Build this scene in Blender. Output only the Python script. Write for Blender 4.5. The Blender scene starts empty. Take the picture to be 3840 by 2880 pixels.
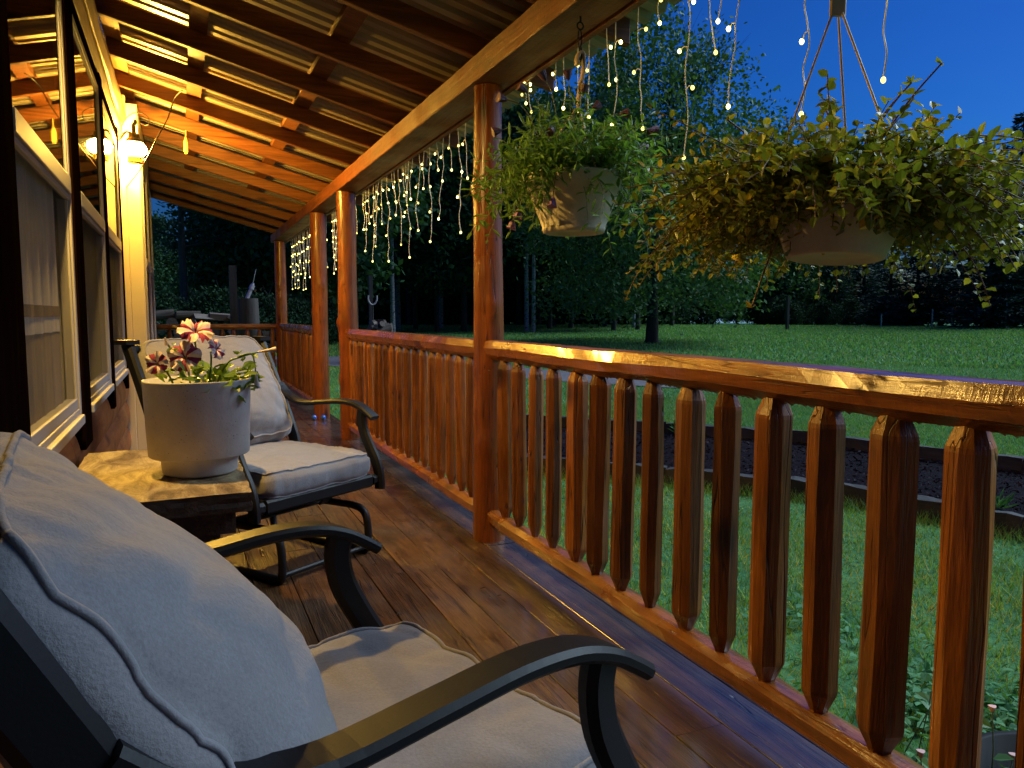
import bpy, bmesh, math, random
import numpy as np
from mathutils import Vector, Matrix, noise
R = math.radians
random.seed(7); rng = np.random.default_rng(7)
scene = bpy.context.scene
COL = scene.collection

# ------------------------------------------------------------------ camera
cam_d = bpy.data.cameras.new("camera"); cam = bpy.data.objects.new("camera", cam_d); COL.objects.link(cam)
cam.location = (0, 0, 1.05)
cam.rotation_euler = (R(90 - 5.122), 0, R(-23.348))
cam_d.sensor_width = 36; cam_d.lens = 36 * 2878.2 / 3840
cam_d.clip_start = 0.02; cam_d.clip_end = 2000
scene.camera = cam
scene.cycles.use_denoising = True
scene.cycles.max_bounces = 7
scene.cycles.diffuse_bounces = 3
scene.cycles.glossy_bounces = 4
scene.cycles.transparent_max_bounces = 12
scene.cycles.sample_clamp_indirect = 4
scene.cycles.caustics_reflective = False; scene.cycles.caustics_refractive = False

# ------------------------------------------------------------------ dusk sky, exposure
SUN_EL, SUN_AZ = R(0.0), R(95)
world = bpy.data.worlds.new("World"); scene.world = world; world.use_nodes = True
nt = world.node_tree; bg = nt.nodes['Background']
sky = nt.nodes.new('ShaderNodeTexSky'); sky.sky_type = 'NISHITA'; sky.sun_disc = False
sky.sun_elevation = SUN_EL; sky.sun_rotation = SUN_AZ; sky.ozone_density = 6
nt.links.new(sky.outputs[0], bg.inputs[0]); bg.inputs[1].default_value = 0.13
# the last afterglow of the set sun: one very soft, cool light from behind the viewer
sun_d = bpy.data.lights.new("afterglow", 'SUN'); sun = bpy.data.objects.new("afterglow", sun_d); COL.objects.link(sun)
sun_d.energy = 0.8; sun_d.angle = R(40); sun_d.color = (0.60, 0.78, 0.90)
sun.rotation_euler = (R(46), 0, R(88))
scene.view_settings.view_transform = 'Standard'; scene.view_settings.look = 'None'
scene.view_settings.gamma = 1; scene.view_settings.use_curve_mapping = False
scene.view_settings.exposure = 2.75

LAMP_STRENGTH = 270
HOOD_STRENGTH = 600
BULB_STRENGTH = 1.4

# ------------------------------------------------------------------ helpers: objects
def tag(o, label=None, cat=None, group=None, kind=None):
    if label: o['label'] = label
    if cat: o['category'] = cat
    if group: o['group'] = group
    if kind: o['kind'] = kind
    return o
def thing(name, label, cat, loc=(0, 0, 0), rz=0, group=None):
    o = bpy.data.objects.new(name, None); COL.objects.link(o)
    o.location = loc; o.rotation_euler = (0, 0, rz); o.empty_display_size = .1
    return tag(o, label, cat, group)
def wpart(o, parent):
    """parent a mesh modelled in world coordinates under an unrotated thing or part"""
    o.parent = parent
    p = parent; off = Vector((0, 0, 0))
    while p is not None:
        off += p.location - Vector((p.get('_dx', 0.0), 0, 0)); p = p.parent
    o.location = -off
    return o
def mesh_np(name, V, F, mat, parent=None, smooth=False, fs=4, mats=None, mi=None):
    V = np.asarray(V, np.float32); F = np.asarray(F, np.int32)
    me = bpy.data.meshes.new(name)
    me.vertices.add(len(V)); me.vertices.foreach_set('co', V.ravel())
    n = len(F); me.loops.add(n * fs); me.loops.foreach_set('vertex_index', F.ravel())
    me.polygons.add(n); me.polygons.foreach_set('loop_start', np.arange(0, n * fs, fs, dtype=np.int32))
    me.update(calc_edges=True)
    for m in (mats or [mat]): me.materials.append(m)
    if mi is not None: me.polygons.foreach_set('material_index', np.asarray(mi, np.int32))
    me.polygons.foreach_set('use_smooth', np.full(n, smooth, bool))
    me.update()
    o = bpy.data.objects.new(name, me); COL.objects.link(o)
    if parent: o.parent = parent
    return o
class MB:
    def __init__(s): s.v = []; s.f = []; s.mi = []; s.sm = []
    def add(s, vs, fs, mi=0, sm=False):
        b = len(s.v); s.v += [tuple(p) for p in vs]
        for f in fs: s.f.append(tuple(b + i for i in f)); s.mi.append(mi); s.sm.append(sm)
    def box(s, a, b, mi=0, M=None):
        x0, y0, z0 = a; x1, y1, z1 = b
        vs = [Vector(p) for p in ((x0,y0,z0),(x1,y0,z0),(x1,y1,z0),(x0,y1,z0),(x0,y0,z1),(x1,y0,z1),(x1,y1,z1),(x0,y1,z1))]
        if M: vs = [M @ p for p in vs]
        s.add(vs, [(0,3,2,1),(4,5,6,7),(0,1,5,4),(1,2,6,5),(2,3,7,6),(3,0,4,7)], mi)
    def prism(s, prof, axis, a, b, mi=0, sm=False):
        """closed 2-D outline swept along an axis ('X','Y','Z') from a to b"""
        def P(u, v, t): return {'X': (t, u, v), 'Y': (u, t, v), 'Z': (u, v, t)}[axis]
        n = len(prof)
        vs = [P(u, v, a) for u, v in prof] + [P(u, v, b) for u, v in prof]
        s.add(vs, [(i, (i+1) % n, n + (i+1) % n, n + i) for i in range(n)], mi, sm)
        s.add(vs[:n], [tuple(range(n))[::-1]], mi); s.add(vs[n:], [tuple(range(n))], mi)
    def tube(s, pts, rad, n=8, mi=0, sm=True, cap=True, rfun=None, flat=None, up=None):
        pts = [Vector(p) for p in pts]; m = len(pts)
        if not hasattr(rad, '__len__'): rad = [rad] * m
        vs = []; prev = Vector(up) if up else None
        for i, p in enumerate(pts):
            t = (pts[min(i+1, m-1)] - pts[max(i-1, 0)])
            if t.length < 1e-9: t = Vector((0, 0, 1))
            t.normalize()
            if prev is None:
                prev = Vector((0, 0, 1)) if abs(t.z) < .9 else Vector((1, 0, 0))
            u = prev - t * prev.dot(t)
            if u.length < 1e-6: u = t.orthogonal()
            u.normalize(); w = t.cross(u); prev = u
            for k in range(n):
                a = 2 * math.pi * k / n
                r = rad[i] * (rfun(i, k) if rfun else 1)
                if flat: vs.append(p + u * math.cos(a) * r * flat[0] + w * math.sin(a) * r * flat[1])
                else: vs.append(p + u * math.cos(a) * r + w * math.sin(a) * r)
        fs = [(i*n+k, i*n+(k+1) % n, (i+1)*n+(k+1) % n, (i+1)*n+k) for i in range(m-1) for k in range(n)]
        s.add(vs, fs, mi, sm)
        if cap:
            s.add(vs[:n], [tuple(range(n))[::-1]], mi); s.add(vs[-n:], [tuple(range(n))], mi)
    def bar(s, pts, w, t, mi=0, side=(0, 1, 0)):
        """flat bar: width w along `side`, thickness t, following pts, softly rounded edges"""
        pts = [Vector(p) for p in pts]; m = len(pts); sd = Vector(side); vs = []
        for i, p in enumerate(pts):
            d = (pts[min(i+1, m-1)] - pts[max(i-1, 0)]).normalized(); q = sd.cross(d).normalized()
            c = min(w, t) * .3
            for (a, b) in ((-w/2+c,-t/2),(w/2-c,-t/2),(w/2,-t/2+c),(w/2,t/2-c),(w/2-c,t/2),(-w/2+c,t/2),(-w/2,t/2-c),(-w/2,-t/2+c)):
                vs.append(p + sd * a + q * b)
        s.add(vs, [(i*8+k, i*8+(k+1) % 8, (i+1)*8+(k+1) % 8, (i+1)*8+k) for i in range(m-1) for k in range(8)], mi, False)
        s.add(vs[:8], [tuple(range(8))[::-1]], mi); s.add(vs[-8:], [tuple(range(8))], mi)
    def lathe(s, prof, n=32, c=(0, 0, 0), mi=0, sm=True, M=None):
        vs = []
        for r, z in prof:
            for k in range(n):
                a = 2*math.pi*k/n; p = Vector((c[0]+r*math.cos(a), c[1]+r*math.sin(a), c[2]+z))
                vs.append(M @ p if M else p)
        m = len(prof)
        s.add(vs, [(i*n+k, i*n+(k+1) % n, (i+1)*n+(k+1) % n, (i+1)*n+k) for i in range(m-1) for k in range(n)], mi, sm)
    def sphere(s, c, r, n=10, m=6, mi=0, sc=(1,1,1)):
        prof = [(max(1e-4, math.sin(math.pi*i/m))*r, -math.cos(math.pi*i/m)*r*sc[2]) for i in range(m+1)]
        s.lathe(prof, n, c, mi)
    def build(s, name, mats, parent=None, world=False, weld=False):
        me = bpy.data.meshes.new(name); me.from_pydata([tuple(p) for p in s.v], [], s.f)
        for m in (mats if isinstance(mats, (list, tuple)) else [mats]): me.materials.append(m)
        me.polygons.foreach_set('material_index', s.mi); me.polygons.foreach_set('use_smooth', s.sm)
        me.validate(); me.update()
        if weld:
            bm = bmesh.new(); bm.from_mesh(me); bmesh.ops.remove_doubles(bm, verts=bm.verts, dist=1e-4)
            bmesh.ops.recalc_face_normals(bm, faces=bm.faces); bm.to_mesh(me); bm.free()
        o = bpy.data.objects.new(name, me); COL.objects.link(o)
        if parent is not None:
            if world: wpart(o, parent)
            else: o.parent = parent
        return o
def bevel(o, w, seg=2):
    md = o.modifiers.new('b', 'BEVEL'); md.width = w; md.segments = seg; md.limit_method = 'ANGLE'; md.angle_limit = R(35)
    return o
def smooth_path(pts, k=6):
    """Catmull-Rom through pts"""
    pts = [Vector(p) for p in pts]; out = []
    for i in range(len(pts)-1):
        p0 = pts[max(i-1, 0)]; p1 = pts[i]; p2 = pts[i+1]; p3 = pts[min(i+2, len(pts)-1)]
        for j in range(k):
            t = j/k
            out.append(.5*((2*p1)+(p2-p0)*t+(2*p0-5*p1+4*p2-p3)*t*t+(3*p1-p0-3*p2+p3)*t**3))
    out.append(pts[-1]); return out

# ------------------------------------------------------------------ helpers: materials
def mat(name):
    m = bpy.data.materials.new(name); m.use_nodes = True
    return m, m.node_tree, m.node_tree.nodes['Principled BSDF']
def ramp(nt, src, stops):
    r = nt.nodes.new('ShaderNodeValToRGB'); e = r.color_ramp.elements
    while len(e) < len(stops): e.new(.5)
    for x, (p, c) in zip(e, stops): x.position = p; x.color = (*c, 1) if len(c) == 3 else c
    nt.links.new(src, r.inputs[0]); return r.outputs[0]
def noise_tex(nt, vec, scale, detail=4, rough=.55, dist=0):
    n = nt.nodes.new('ShaderNodeTexNoise'); n.inputs['Scale'].default_value = scale; n.inputs['Detail'].default_value = detail
    n.inputs['Roughness'].default_value = rough; n.inputs['Distortion'].default_value = dist
    if vec: nt.links.new(vec, n.inputs['Vector'])
    return n.outputs['Fac']
def mixc(nt, a, b, fac, mode='MIX'):
    m = nt.nodes.new('ShaderNodeMix'); m.data_type = 'RGBA'; m.blend_type = mode
    for sock, v in ((m.inputs[6], a), (m.inputs[7], b), (m.inputs[0], fac)):
        if hasattr(v, 'is_linked'): nt.links.new(v, sock)
        elif isinstance(v, (int, float)): sock.default_value = v
        else: sock.default_value = (*v, 1)
    return m.outputs[2]
def math_(nt, op, a, b=None):
    m = nt.nodes.new('ShaderNodeMath'); m.operation = op
    for s_, v in zip(m.inputs, (a, b)):
        if v is None: continue
        if hasattr(v, 'is_linked'): nt.links.new(v, s_)
        else: s_.default_value = v
    return m.outputs[0]
def bump(nt, bs, h, strength, dist=.01):
    b = nt.nodes.new('ShaderNodeBump'); b.inputs['Strength'].default_value = strength; b.inputs['Distance'].default_value = dist
    nt.links.new(h, b.inputs['Height']); nt.links.new(b.outputs[0], bs.inputs['Normal'])
def coords(nt, scale=(1, 1, 1), island=False):
    tc = nt.nodes.new('ShaderNodeTexCoord'); oi = nt.nodes.new('ShaderNodeObjectInfo')
    rnd = oi.outputs['Random']
    if island:
        g = nt.nodes.new('ShaderNodeNewGeometry'); rnd = math_(nt, 'ADD', rnd, g.outputs['Random Per Island'])
    v = nt.nodes.new('ShaderNodeVectorMath'); v.operation = 'ADD'
    cx = nt.nodes.new('ShaderNodeCombineXYZ'); k = math_(nt, 'MULTIPLY', rnd, 37.0)
    for i in range(3): nt.links.new(k, cx.inputs[i])
    nt.links.new(tc.outputs['Object'], v.inputs[0]); nt.links.new(cx.outputs[0], v.inputs[1])
    mp = nt.nodes.new('ShaderNodeMapping'); mp.inputs['Scale'].default_value = scale
    nt.links.new(v.outputs[0], mp.inputs['Vector'])
    return mp.outputs[0], rnd, v.outputs[0]
def wood(name, dark, light, axis='Z', scale=22, rough=(.3, .5), bmp=.25, knots=.8, island=False, vary=.3, fine=1.0, coat=0.0, saw=0.0, crack=0.0):
    m, nt, bs = mat(name)
    st = [1, 1, 1]; st['XYZ'.index(axis)] = .06
    v, rnd, raw = coords(nt, st, island)
    g = noise_tex(nt, v, scale, 5, .6, 1.2); f = noise_tex(nt, v, scale*7, 3, .6)
    col = ramp(nt, g, [(.3, dark), (.5, tuple((a+b)/2 for a, b in zip(dark, light))), (.72, light)])
    fr = ramp(nt, f, [(.35, (.55, .5, .45)), (.6, (1, 1, 1))])
    col = mixc(nt, col, fr, .55*fine, 'MULTIPLY')
    if knots:
        st2 = [1, 1, 1]; st2['XYZ'.index(axis)] = .45
        mp = nt.nodes.new('ShaderNodeMapping'); mp.inputs['Scale'].default_value = st2; nt.links.new(raw, mp.inputs['Vector'])
        vo = nt.nodes.new('ShaderNodeTexVoronoi'); vo.inputs['Scale'].default_value = 5.5; nt.links.new(mp.outputs[0], vo.inputs['Vector'])
        kn = ramp(nt, vo.outputs['Distance'], [(.05, (.12, .06, .03)), (.11, (.45, .3, .2)), (.2, (1, 1, 1))])
        col = mixc(nt, col, kn, knots, 'MULTIPLY')
    cr = 0
    if crack:
        st4 = [1, 1, 1]; st4['XYZ'.index(axis)] = .035
        mp4 = nt.nodes.new('ShaderNodeMapping'); mp4.inputs['Scale'].default_value = st4; nt.links.new(raw, mp4.inputs['Vector'])
        cn = noise_tex(nt, mp4.outputs[0], 26, 2, .5, .4)
        cr = ramp(nt, math_(nt, 'ABSOLUTE', math_(nt, 'SUBTRACT', cn, .56)), [(.0, (0, 0, 0)), (.012, (1, 1, 1))])
        col = mixc(nt, col, mixc(nt, (.12, .08, .06), (1, 1, 1), cr), crack, 'MULTIPLY')
        blot = ramp(nt, noise_tex(nt, raw, 2.6, 4, .65), [(.3, (.5, .46, .42)), (.6, (1, 1, 1)), (.8, (1.25, 1.2, 1.05))])
        col = mixc(nt, col, blot, .75, 'MULTIPLY')
    wr = nt.nodes.new('ShaderNodeTexWhiteNoise'); wr.noise_dimensions = '1D'; nt.links.new(rnd, wr.inputs['W'])
    hsv = nt.nodes.new('ShaderNodeHueSaturation'); nt.links.new(col, hsv.inputs['Color'])
    nt.links.new(math_(nt, 'ADD', math_(nt, 'MULTIPLY', wr.outputs['Value'], vary*2), 1-vary), hsv.inputs['Value'])
    nt.links.new(hsv.outputs[0], bs.inputs['Base Color'])
    rr = ramp(nt, noise_tex(nt, raw, 3.5, 3), [(.35, (rough[0],)*3), (.65, (rough[1],)*3)])
    nt.links.new(rr, bs.inputs['Roughness'])
    bs.inputs['Coat Weight'].default_value = coat; bs.inputs['Coat Roughness'].default_value = .15
    h = math_(nt, 'ADD', math_(nt, 'MULTIPLY', f, .5), g)
    if saw:
        st3 = [.25, .25, .25]; st3['XYZ'.index(axis)] = 1
        mp3 = nt.nodes.new('ShaderNodeMapping'); mp3.inputs['Scale'].default_value = st3; nt.links.new(raw, mp3.inputs['Vector'])
        sw = noise_tex(nt, mp3.outputs[0], 110, 2, .6, .3)
        h = math_(nt, 'ADD', h, math_(nt, 'MULTIPLY', sw, saw))
    if crack: h = math_(nt, 'ADD', h, math_(nt, 'MULTIPLY', cr, 1.2))
    bump(nt, bs, h, bmp, .006)
    return m
def plain(name, c, rough=.5, metal=0, bmp=0, bscale=60, spec=.5, var=0.0, vscale=8):
    m, nt, bs = mat(name); bs.inputs['Base Color'].default_value = (*c, 1); bs.inputs['Roughness'].default_value = rough
    bs.inputs['Metallic'].default_value = metal; bs.inputs['Specular IOR Level'].default_value = spec
    v, rnd, raw = coords(nt)
    if var:
        col = ramp(nt, noise_tex(nt, raw, vscale, 5, .6), [(.3, tuple(x*(1-var) for x in c)), (.7, tuple(min(1, x*(1+var*.6)) for x in c))])
        nt.links.new(col, bs.inputs['Base Color'])
    if bmp: bump(nt, bs, noise_tex(nt, raw, bscale, 4), bmp, .004)
    return m
def fabric(name, c):
    m, nt, bs = mat(name); v, rnd, raw = coords(nt)
    n = noise_tex(nt, raw, 220, 3, .7)
    col = ramp(nt, n, [(.3, tuple(x*.78 for x in c)), (.7, c)])
    col = mixc(nt, col, ramp(nt, noise_tex(nt, raw, 5, 3), [(.35, (.84, .82, .8)), (.65, (1, 1, 1))]), .6, 'MULTIPLY')
    nt.links.new(col, bs.inputs['Base Color']); bs.inputs['Roughness'].default_value = .9
    bs.inputs['Sheen Weight'].default_value = .25; bs.inputs['Specular IOR Level'].default_value = .2
    h = math_(nt, 'ADD', n, math_(nt, 'MULTIPLY', noise_tex(nt, raw, 9, 3, .6, .8), 3.0))
    bump(nt, bs, h, .35, .004)
    return m
def leaf(name, c1, c2, rough=.4, trans=.25, island=True, c3=None, spec=.35):
    m, nt, bs = mat(name)
    g = nt.nodes.new('ShaderNodeNewGeometry')
    st = [(0, c1), (.75, c2)] + ([(.97, c3)] if c3 else [])
    col = ramp(nt, g.outputs['Random Per Island'], st)
    nt.links.new(col, bs.inputs['Base Color']); bs.inputs['Roughness'].default_value = rough; bs.inputs['Specular IOR Level'].default_value = spec
    if trans:
        tr = nt.nodes.new('ShaderNodeBsdfTranslucent'); nt.links.new(mixc(nt, col, (1.6, 1.5, .5), 1, 'MULTIPLY'), tr.inputs['Color'])
        mx = nt.nodes.new('ShaderNodeMixShader'); mx.inputs[0].default_value = trans
        nt.links.new(bs.outputs[0], mx.inputs[1]); nt.links.new(tr.outputs[0], mx.inputs[2])
        nt.links.new(mx.outputs[0], nt.nodes['Material Output'].inputs[0])
    return m
def emit(name, c, s):
    m, nt, bs = mat(name); bs.inputs['Base Color'].default_value = (0, 0, 0, 1)
    bs.inputs['Emission Color'].default_value = (*c, 1); bs.inputs['Emission Strength'].default_value = s
    return m
M_POST = wood('post_wood', (.14, .033, .004), (.33, .088, .010), 'Z', 24, (.25, .5), .45, .9, vary=.12, coat=.15, crack=.8)
M_RAIL = wood('rail_wood', (.17, .045, .006), (.40, .13, .016), 'Y', 24, (.2, .45), .35, .85, vary=.12, coat=.6, saw=.6, crack=.6)
for m_ in (M_RAIL,): m_.node_tree.nodes['Principled BSDF'].inputs['Coat IOR'].default_value = 1.75
M_RAILX = wood('rail_wood_cross', (.17, .045, .006), (.40, .13, .016), 'X', 24, (.25, .5), .3, .8, vary=.12, coat=.3, crack=.5)
M_BAL = wood('baluster_wood', (.11, .030, .004), (.36, .118, .014), 'Z', 30, (.3, .6), .55, .95, vary=.36, coat=.08, crack=.9)
M_RAFTER = wood('rafter_wood', (.095, .024, .004), (.30, .098, .015), 'X', 26, (.45, .65), .2, .9, vary=.14)
M_BEAM = wood('beam_wood', (.13, .032, .005), (.30, .085, .012), 'Y', 20, (.5, .75), .5, .35, vary=.1, saw=1.4)
M_DECK = wood('deck_wood', (.030, .014, .006), (.135, .060, .021), 'Y', 26, (.28, .6), .95, .8, island=True, vary=.34, crack=.5)
M_SIDING = wood('siding_wood', (.15, .04, .008), (.32, .10, .02), 'Y', 24, (.35, .55), .3, .8, island=True, vary=.18)
M_HEADER = wood('header_wood', (.26, .12, .03), (.52, .28, .08), 'Y', 16, (.5, .7), .5, .8, island=True, vary=.12)
M_CASING = wood('casing_wood', (.004, .0018, .0012), (.012, .005, .003), 'Z', 24, (.5, .7), .2, .3, vary=.1)
M_CASING.node_tree.nodes['Principled BSDF'].inputs['Specular IOR Level'].default_value = 0
M_DARKWOOD = wood('table_wood_dark', (.03, .016, .009), (.08, .04, .02), 'Y', 20, (.5, .7), .5, .3, vary=.1)
M_TIMBER = wood('timber_wood', (.006, .005, .005), (.022, .017, .018), 'X', 12, (.7, .9), .9, .2, vary=.2)
M_FIRE = wood('firewood_bark', (.035, .025, .02), (.13, .09, .065), 'Z', 14, (.8, .95), .9, .3, vary=.3)
M_SPLIT = wood('firewood_split', (.07, .042, .03), (.18, .125, .10), 'Z', 20, (.7, .9), .4, .3, vary=.3)
M_OLDPOST = wood('old_post_wood', (.025, .018, .016), (.065, .05, .045), 'Z', 18, (.8, .95), .6, .3, vary=.2)
M_VINYL = plain('white_vinyl', (.38, .365, .36), .5, bmp=.05, spec=.3)
M_DOOR = plain('cream_door_paint', (.78, .72, .55), .35, bmp=.05)
M_BLACK = plain('black_metal', (.006, .006, .008), .48, 0, .06, 250, .3)
M_BLACK2 = plain('black_cord', (.012, .010, .009), .5)
M_BROWNCORD = plain('brown_cord', (.03, .011, .006), .6)
M_PLUG = plain('yellow_plug', (.75, .62, .18), .45)
M_POT = plain('planter_plastic', (.55, .53, .50), .4, 0, .25, 90, .4)
M_HPOT = plain('beige_basket_plastic', (.62, .55, .42), .55, 0, .25, 160, .3, .15, 14)
M_HANGER = plain('hanger_plastic', (.46, .34, .26), .5)
M_FAB = fabric('cushion_fabric', (.33, .315, .335))
M_SOIL = plain('soil', (.02, .014, .01), .95, bmp=1, bscale=90)
M_ROOF = plain('roof_metal', (.36, .30, .21), .38, .35, .03, 30)
M_CURT = None

# speckle the planter, roughen the table top
def speckle(m):
    nt = m.node_tree; bs = nt.nodes['Principled BSDF']; v, rnd, raw = coords(nt)
    vo = nt.nodes.new('ShaderNodeTexVoronoi'); vo.inputs['Scale'].default_value = 75; nt.links.new(raw, vo.inputs['Vector'])
    n = noise_tex(nt, raw, 14, 4, .7)
    sp = ramp(nt, math_(nt, 'ADD', vo.outputs['Distance'], math_(nt, 'MULTIPLY', n, .42)), [(.27, (.25, .23, .22)), (.33, (1, 1, 1))])
    st = ramp(nt, noise_tex(nt, raw, 6, 5, .7), [(.4, (1, 1, 1)), (.75, (.72, .7, .7))])
    c = mixc(nt, mixc(nt, (.62, .61, .59), sp, .75, 'MULTIPLY'), st, .8, 'MULTIPLY'); nt.links.new(c, bs.inputs['Base Color'])
speckle(M_POT)
nt = M_DECK.node_tree; bs = nt.nodes['Principled BSDF']
tc = nt.nodes.new('ShaderNodeTexCoord'); sp = nt.nodes.new('ShaderNodeSeparateXYZ'); nt.links.new(tc.outputs['Object'], sp.inputs[0])
wet = math_(nt, 'ADD', sp.outputs[0], math_(nt, 'MULTIPLY', math_(nt, 'SUBTRACT', noise_tex(nt, tc.outputs['Object'], 2.2, 4, .6), .5), .9))
wr = nt.nodes.new('ShaderNodeMapRange'); wr.inputs[1].default_value = .72; wr.inputs[2].default_value = 1.02; nt.links.new(wet, wr.inputs[0])
nt.links.new(wr.outputs[0], bs.inputs['Coat Weight']); bs.inputs['Coat Roughness'].default_value = .2; bs.inputs['Coat IOR'].default_value = 1.8
m, nt, bs = mat('weathered_table_top'); v, rnd, raw = coords(nt, (1, .35, 1))
a = noise_tex(nt, v, 16, 8, .75, 1.0)
nt.links.new(ramp(nt, a, [(.3, (.07, .045, .02)), (.47, (.24, .165, .08)), (.62, (.46, .36, .2))]), bs.inputs['Base Color'])
bs.inputs['Roughness'].default_value = .6; bump(nt, bs, math_(nt, 'ADD', a, noise_tex(nt, raw, 90, 5, .7)), 1.0, .008); M_TABLE = m

# glass: mirror-like at the grazing angle it is seen from
m, nt, bs = mat('window_glass'); nt.nodes.remove(bs)
fr = nt.nodes.new('ShaderNodeFresnel'); fr.inputs[0].default_value = 1.75
gl = nt.nodes.new('ShaderNodeBsdfGlossy'); gl.inputs['Roughness'].default_value = .02
tr = nt.nodes.new('ShaderNodeBsdfTransparent'); tr.inputs[0].default_value = (.8, .8, .75, 1)
mx = nt.nodes.new('ShaderNodeMixShader'); nt.links.new(fr.outputs[0], mx.inputs[0]); nt.links.new(tr.outputs[0], mx.inputs[1]); nt.links.new(gl.outputs[0], mx.inputs[2])
nt.links.new(mx.outputs[0], nt.nodes['Material Output'].inputs[0]); M_GLASS = m
m, nt, bs = mat('insect_screen'); bs.inputs['Base Color'].default_value = (.05, .045, .04, 1); bs.inputs['Roughness'].default_value = .8
tr = nt.nodes.new('ShaderNodeBsdfTransparent'); mx = nt.nodes.new('ShaderNodeMixShader'); mx.inputs[0].default_value = .2
nt.links.new(tr.outputs[0], mx.inputs[1]); nt.links.new(bs.outputs[0], mx.inputs[2]); nt.links.new(mx.outputs[0], nt.nodes['Material Output'].inputs[0]); M_SCREEN = m
def cloth(name, c, seams):
    m, nt, bs = mat(name); tc = nt.nodes.new('ShaderNodeTexCoord'); mp = nt.nodes.new('ShaderNodeMapping'); mp.inputs['Scale'].default_value = (1, 1, .06)
    nt.links.new(tc.outputs['Object'], mp.inputs['Vector'])
    n = noise_tex(nt, mp.outputs[0], 40, 4, .6)
    nt.links.new(ramp(nt, n, [(.3, tuple(x*.72 for x in c)), (.7, c)]), bs.inputs['Base Color']); bs.inputs['Roughness'].default_value = .95
    return m
M_CURT = cloth('pale_curtain', (.74, .69, .60), True)
M_CURT2 = cloth('tan_curtain', (.40, .31, .19), True)
M_CURTBAND = cloth('curtain_band', (.27, .20, .13), True)
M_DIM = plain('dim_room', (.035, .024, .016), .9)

# ------------------------------------------------------------------ ground
def gz(x, y):
    r = np.hypot(x, y)
    return -.5 + .022*np.clip(r-7, 0, 41) - .006*np.clip(r-56, 0, 60)
m, nt, bs = mat('lawn_ground'); tc = nt.nodes.new('ShaderNodeTexCoord')
n1 = noise_tex(nt, tc.outputs['Object'], .35, 5, .6); n2 = noise_tex(nt, tc.outputs['Object'], 9, 6, .7)
c = ramp(nt, n2, [(.3, (.035, .11, .045)), (.7, (.085, .23, .09))])
c = mixc(nt, c, ramp(nt, n1, [(.35, (.7, .75, .7)), (.7, (1.15, 1.1, 1))]), .8, 'MULTIPLY')
nt.links.new(c, bs.inputs['Base Color']); bs.inputs['Roughness'].default_value = .9; bs.inputs['Specular IOR Level'].default_value = .1
bump(nt, bs, n2, .8, .04); M_LAWN = m
radii = np.concatenate([np.linspace(.01, 8, 20), np.linspace(9, 60, 40), np.array([75, 100, 150, 250, 500, 900])])
na = 96; V = []; F = []
for r_ in radii:
    for k in range(na):
        a = 2*math.pi*k/na; x, y = r_*math.cos(a), r_*math.sin(a)
        V.append((x, y, float(gz(x, y))))
for i in range(len(radii)-1):
    for k in range(na): F.append((i*na+k, (i+1)*na+k, (i+1)*na+(k+1) % na, i*na+(k+1) % na))
lawn = mesh_np('lawn', V, F, M_LAWN, smooth=True); tag(lawn, kind='structure')

FP = [(2.5, 10.9), (3.7, 9.75), (4.59, 8.76), (5.57, 8.0), (6.74, 6.44), (7.3, 4.66), (7.55, 2.6), (7.5, .6)]
NP = [(1.9, 8.2), (2.6, 7.3), (3.39, 6.47), (4.08, 5.84), (4.94, 4.7), (5.39, 3.41), (5.6, 1.9), (5.6, .3)]
def lerp_line(L, t):
    s_ = t*(len(L)-1); i = min(int(s_), len(L)-2); f = s_-i
    return (L[i][0]*(1-f)+L[i+1][0]*f, L[i][1]*(1-f)+L[i+1][1]*f)
m, nt, bs = mat('mulch'); v, rnd, raw = coords(nt)
nn = noise_tex(nt, raw, 45, 5, .75)
nt.links.new(ramp(nt, nn, [(.3, (.004, .003, .005)), (.6, (.012, .007, .012)), (.75, (.03, .02, .026))]), bs.inputs['Base Color'])
bs.inputs['Roughness'].default_value = .9; bs.inputs['Specular IOR Level'].default_value = .05; bump(nt, bs, nn, 1, .03); M_MULCH = m
V = []; F = []; nu, nv = 60, 16
for i in range(nu):
    for j in range(nv):
        a, b = lerp_line(FP, i/(nu-1)), lerp_line(NP, i/(nu-1)); f = j/(nv-1)
        x, y = a[0]*f+b[0]*(1-f), a[1]*f+b[1]*(1-f)
        V.append((x, y, float(gz(x, y))+.025+.03*math.sin(math.pi*f)+.012*noise.noise(Vector((x*3, y*3, 0)))))
for i in range(nu-1):
    for j in range(nv-1): F.append((i*nv+j, (i+1)*nv+j, (i+1)*nv+j+1, i*nv+j+1))
tag(mesh_np('mulch_bed', V, F, M_MULCH, smooth=True), kind='structure')
bedpoly = np.array(FP + NP[::-1])
def in_poly(x, y, P):
    ins = np.zeros(len(x), bool); j = len(P)-1
    for i in range(len(P)):
        c = ((P[i, 1] > y) != (P[j, 1] > y)) & (x < (P[j, 0]-P[i, 0])*(y-P[i, 1])/(P[j, 1]-P[i, 1]+1e-12)+P[i, 0]); ins ^= c; j = i
    return ins
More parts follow.
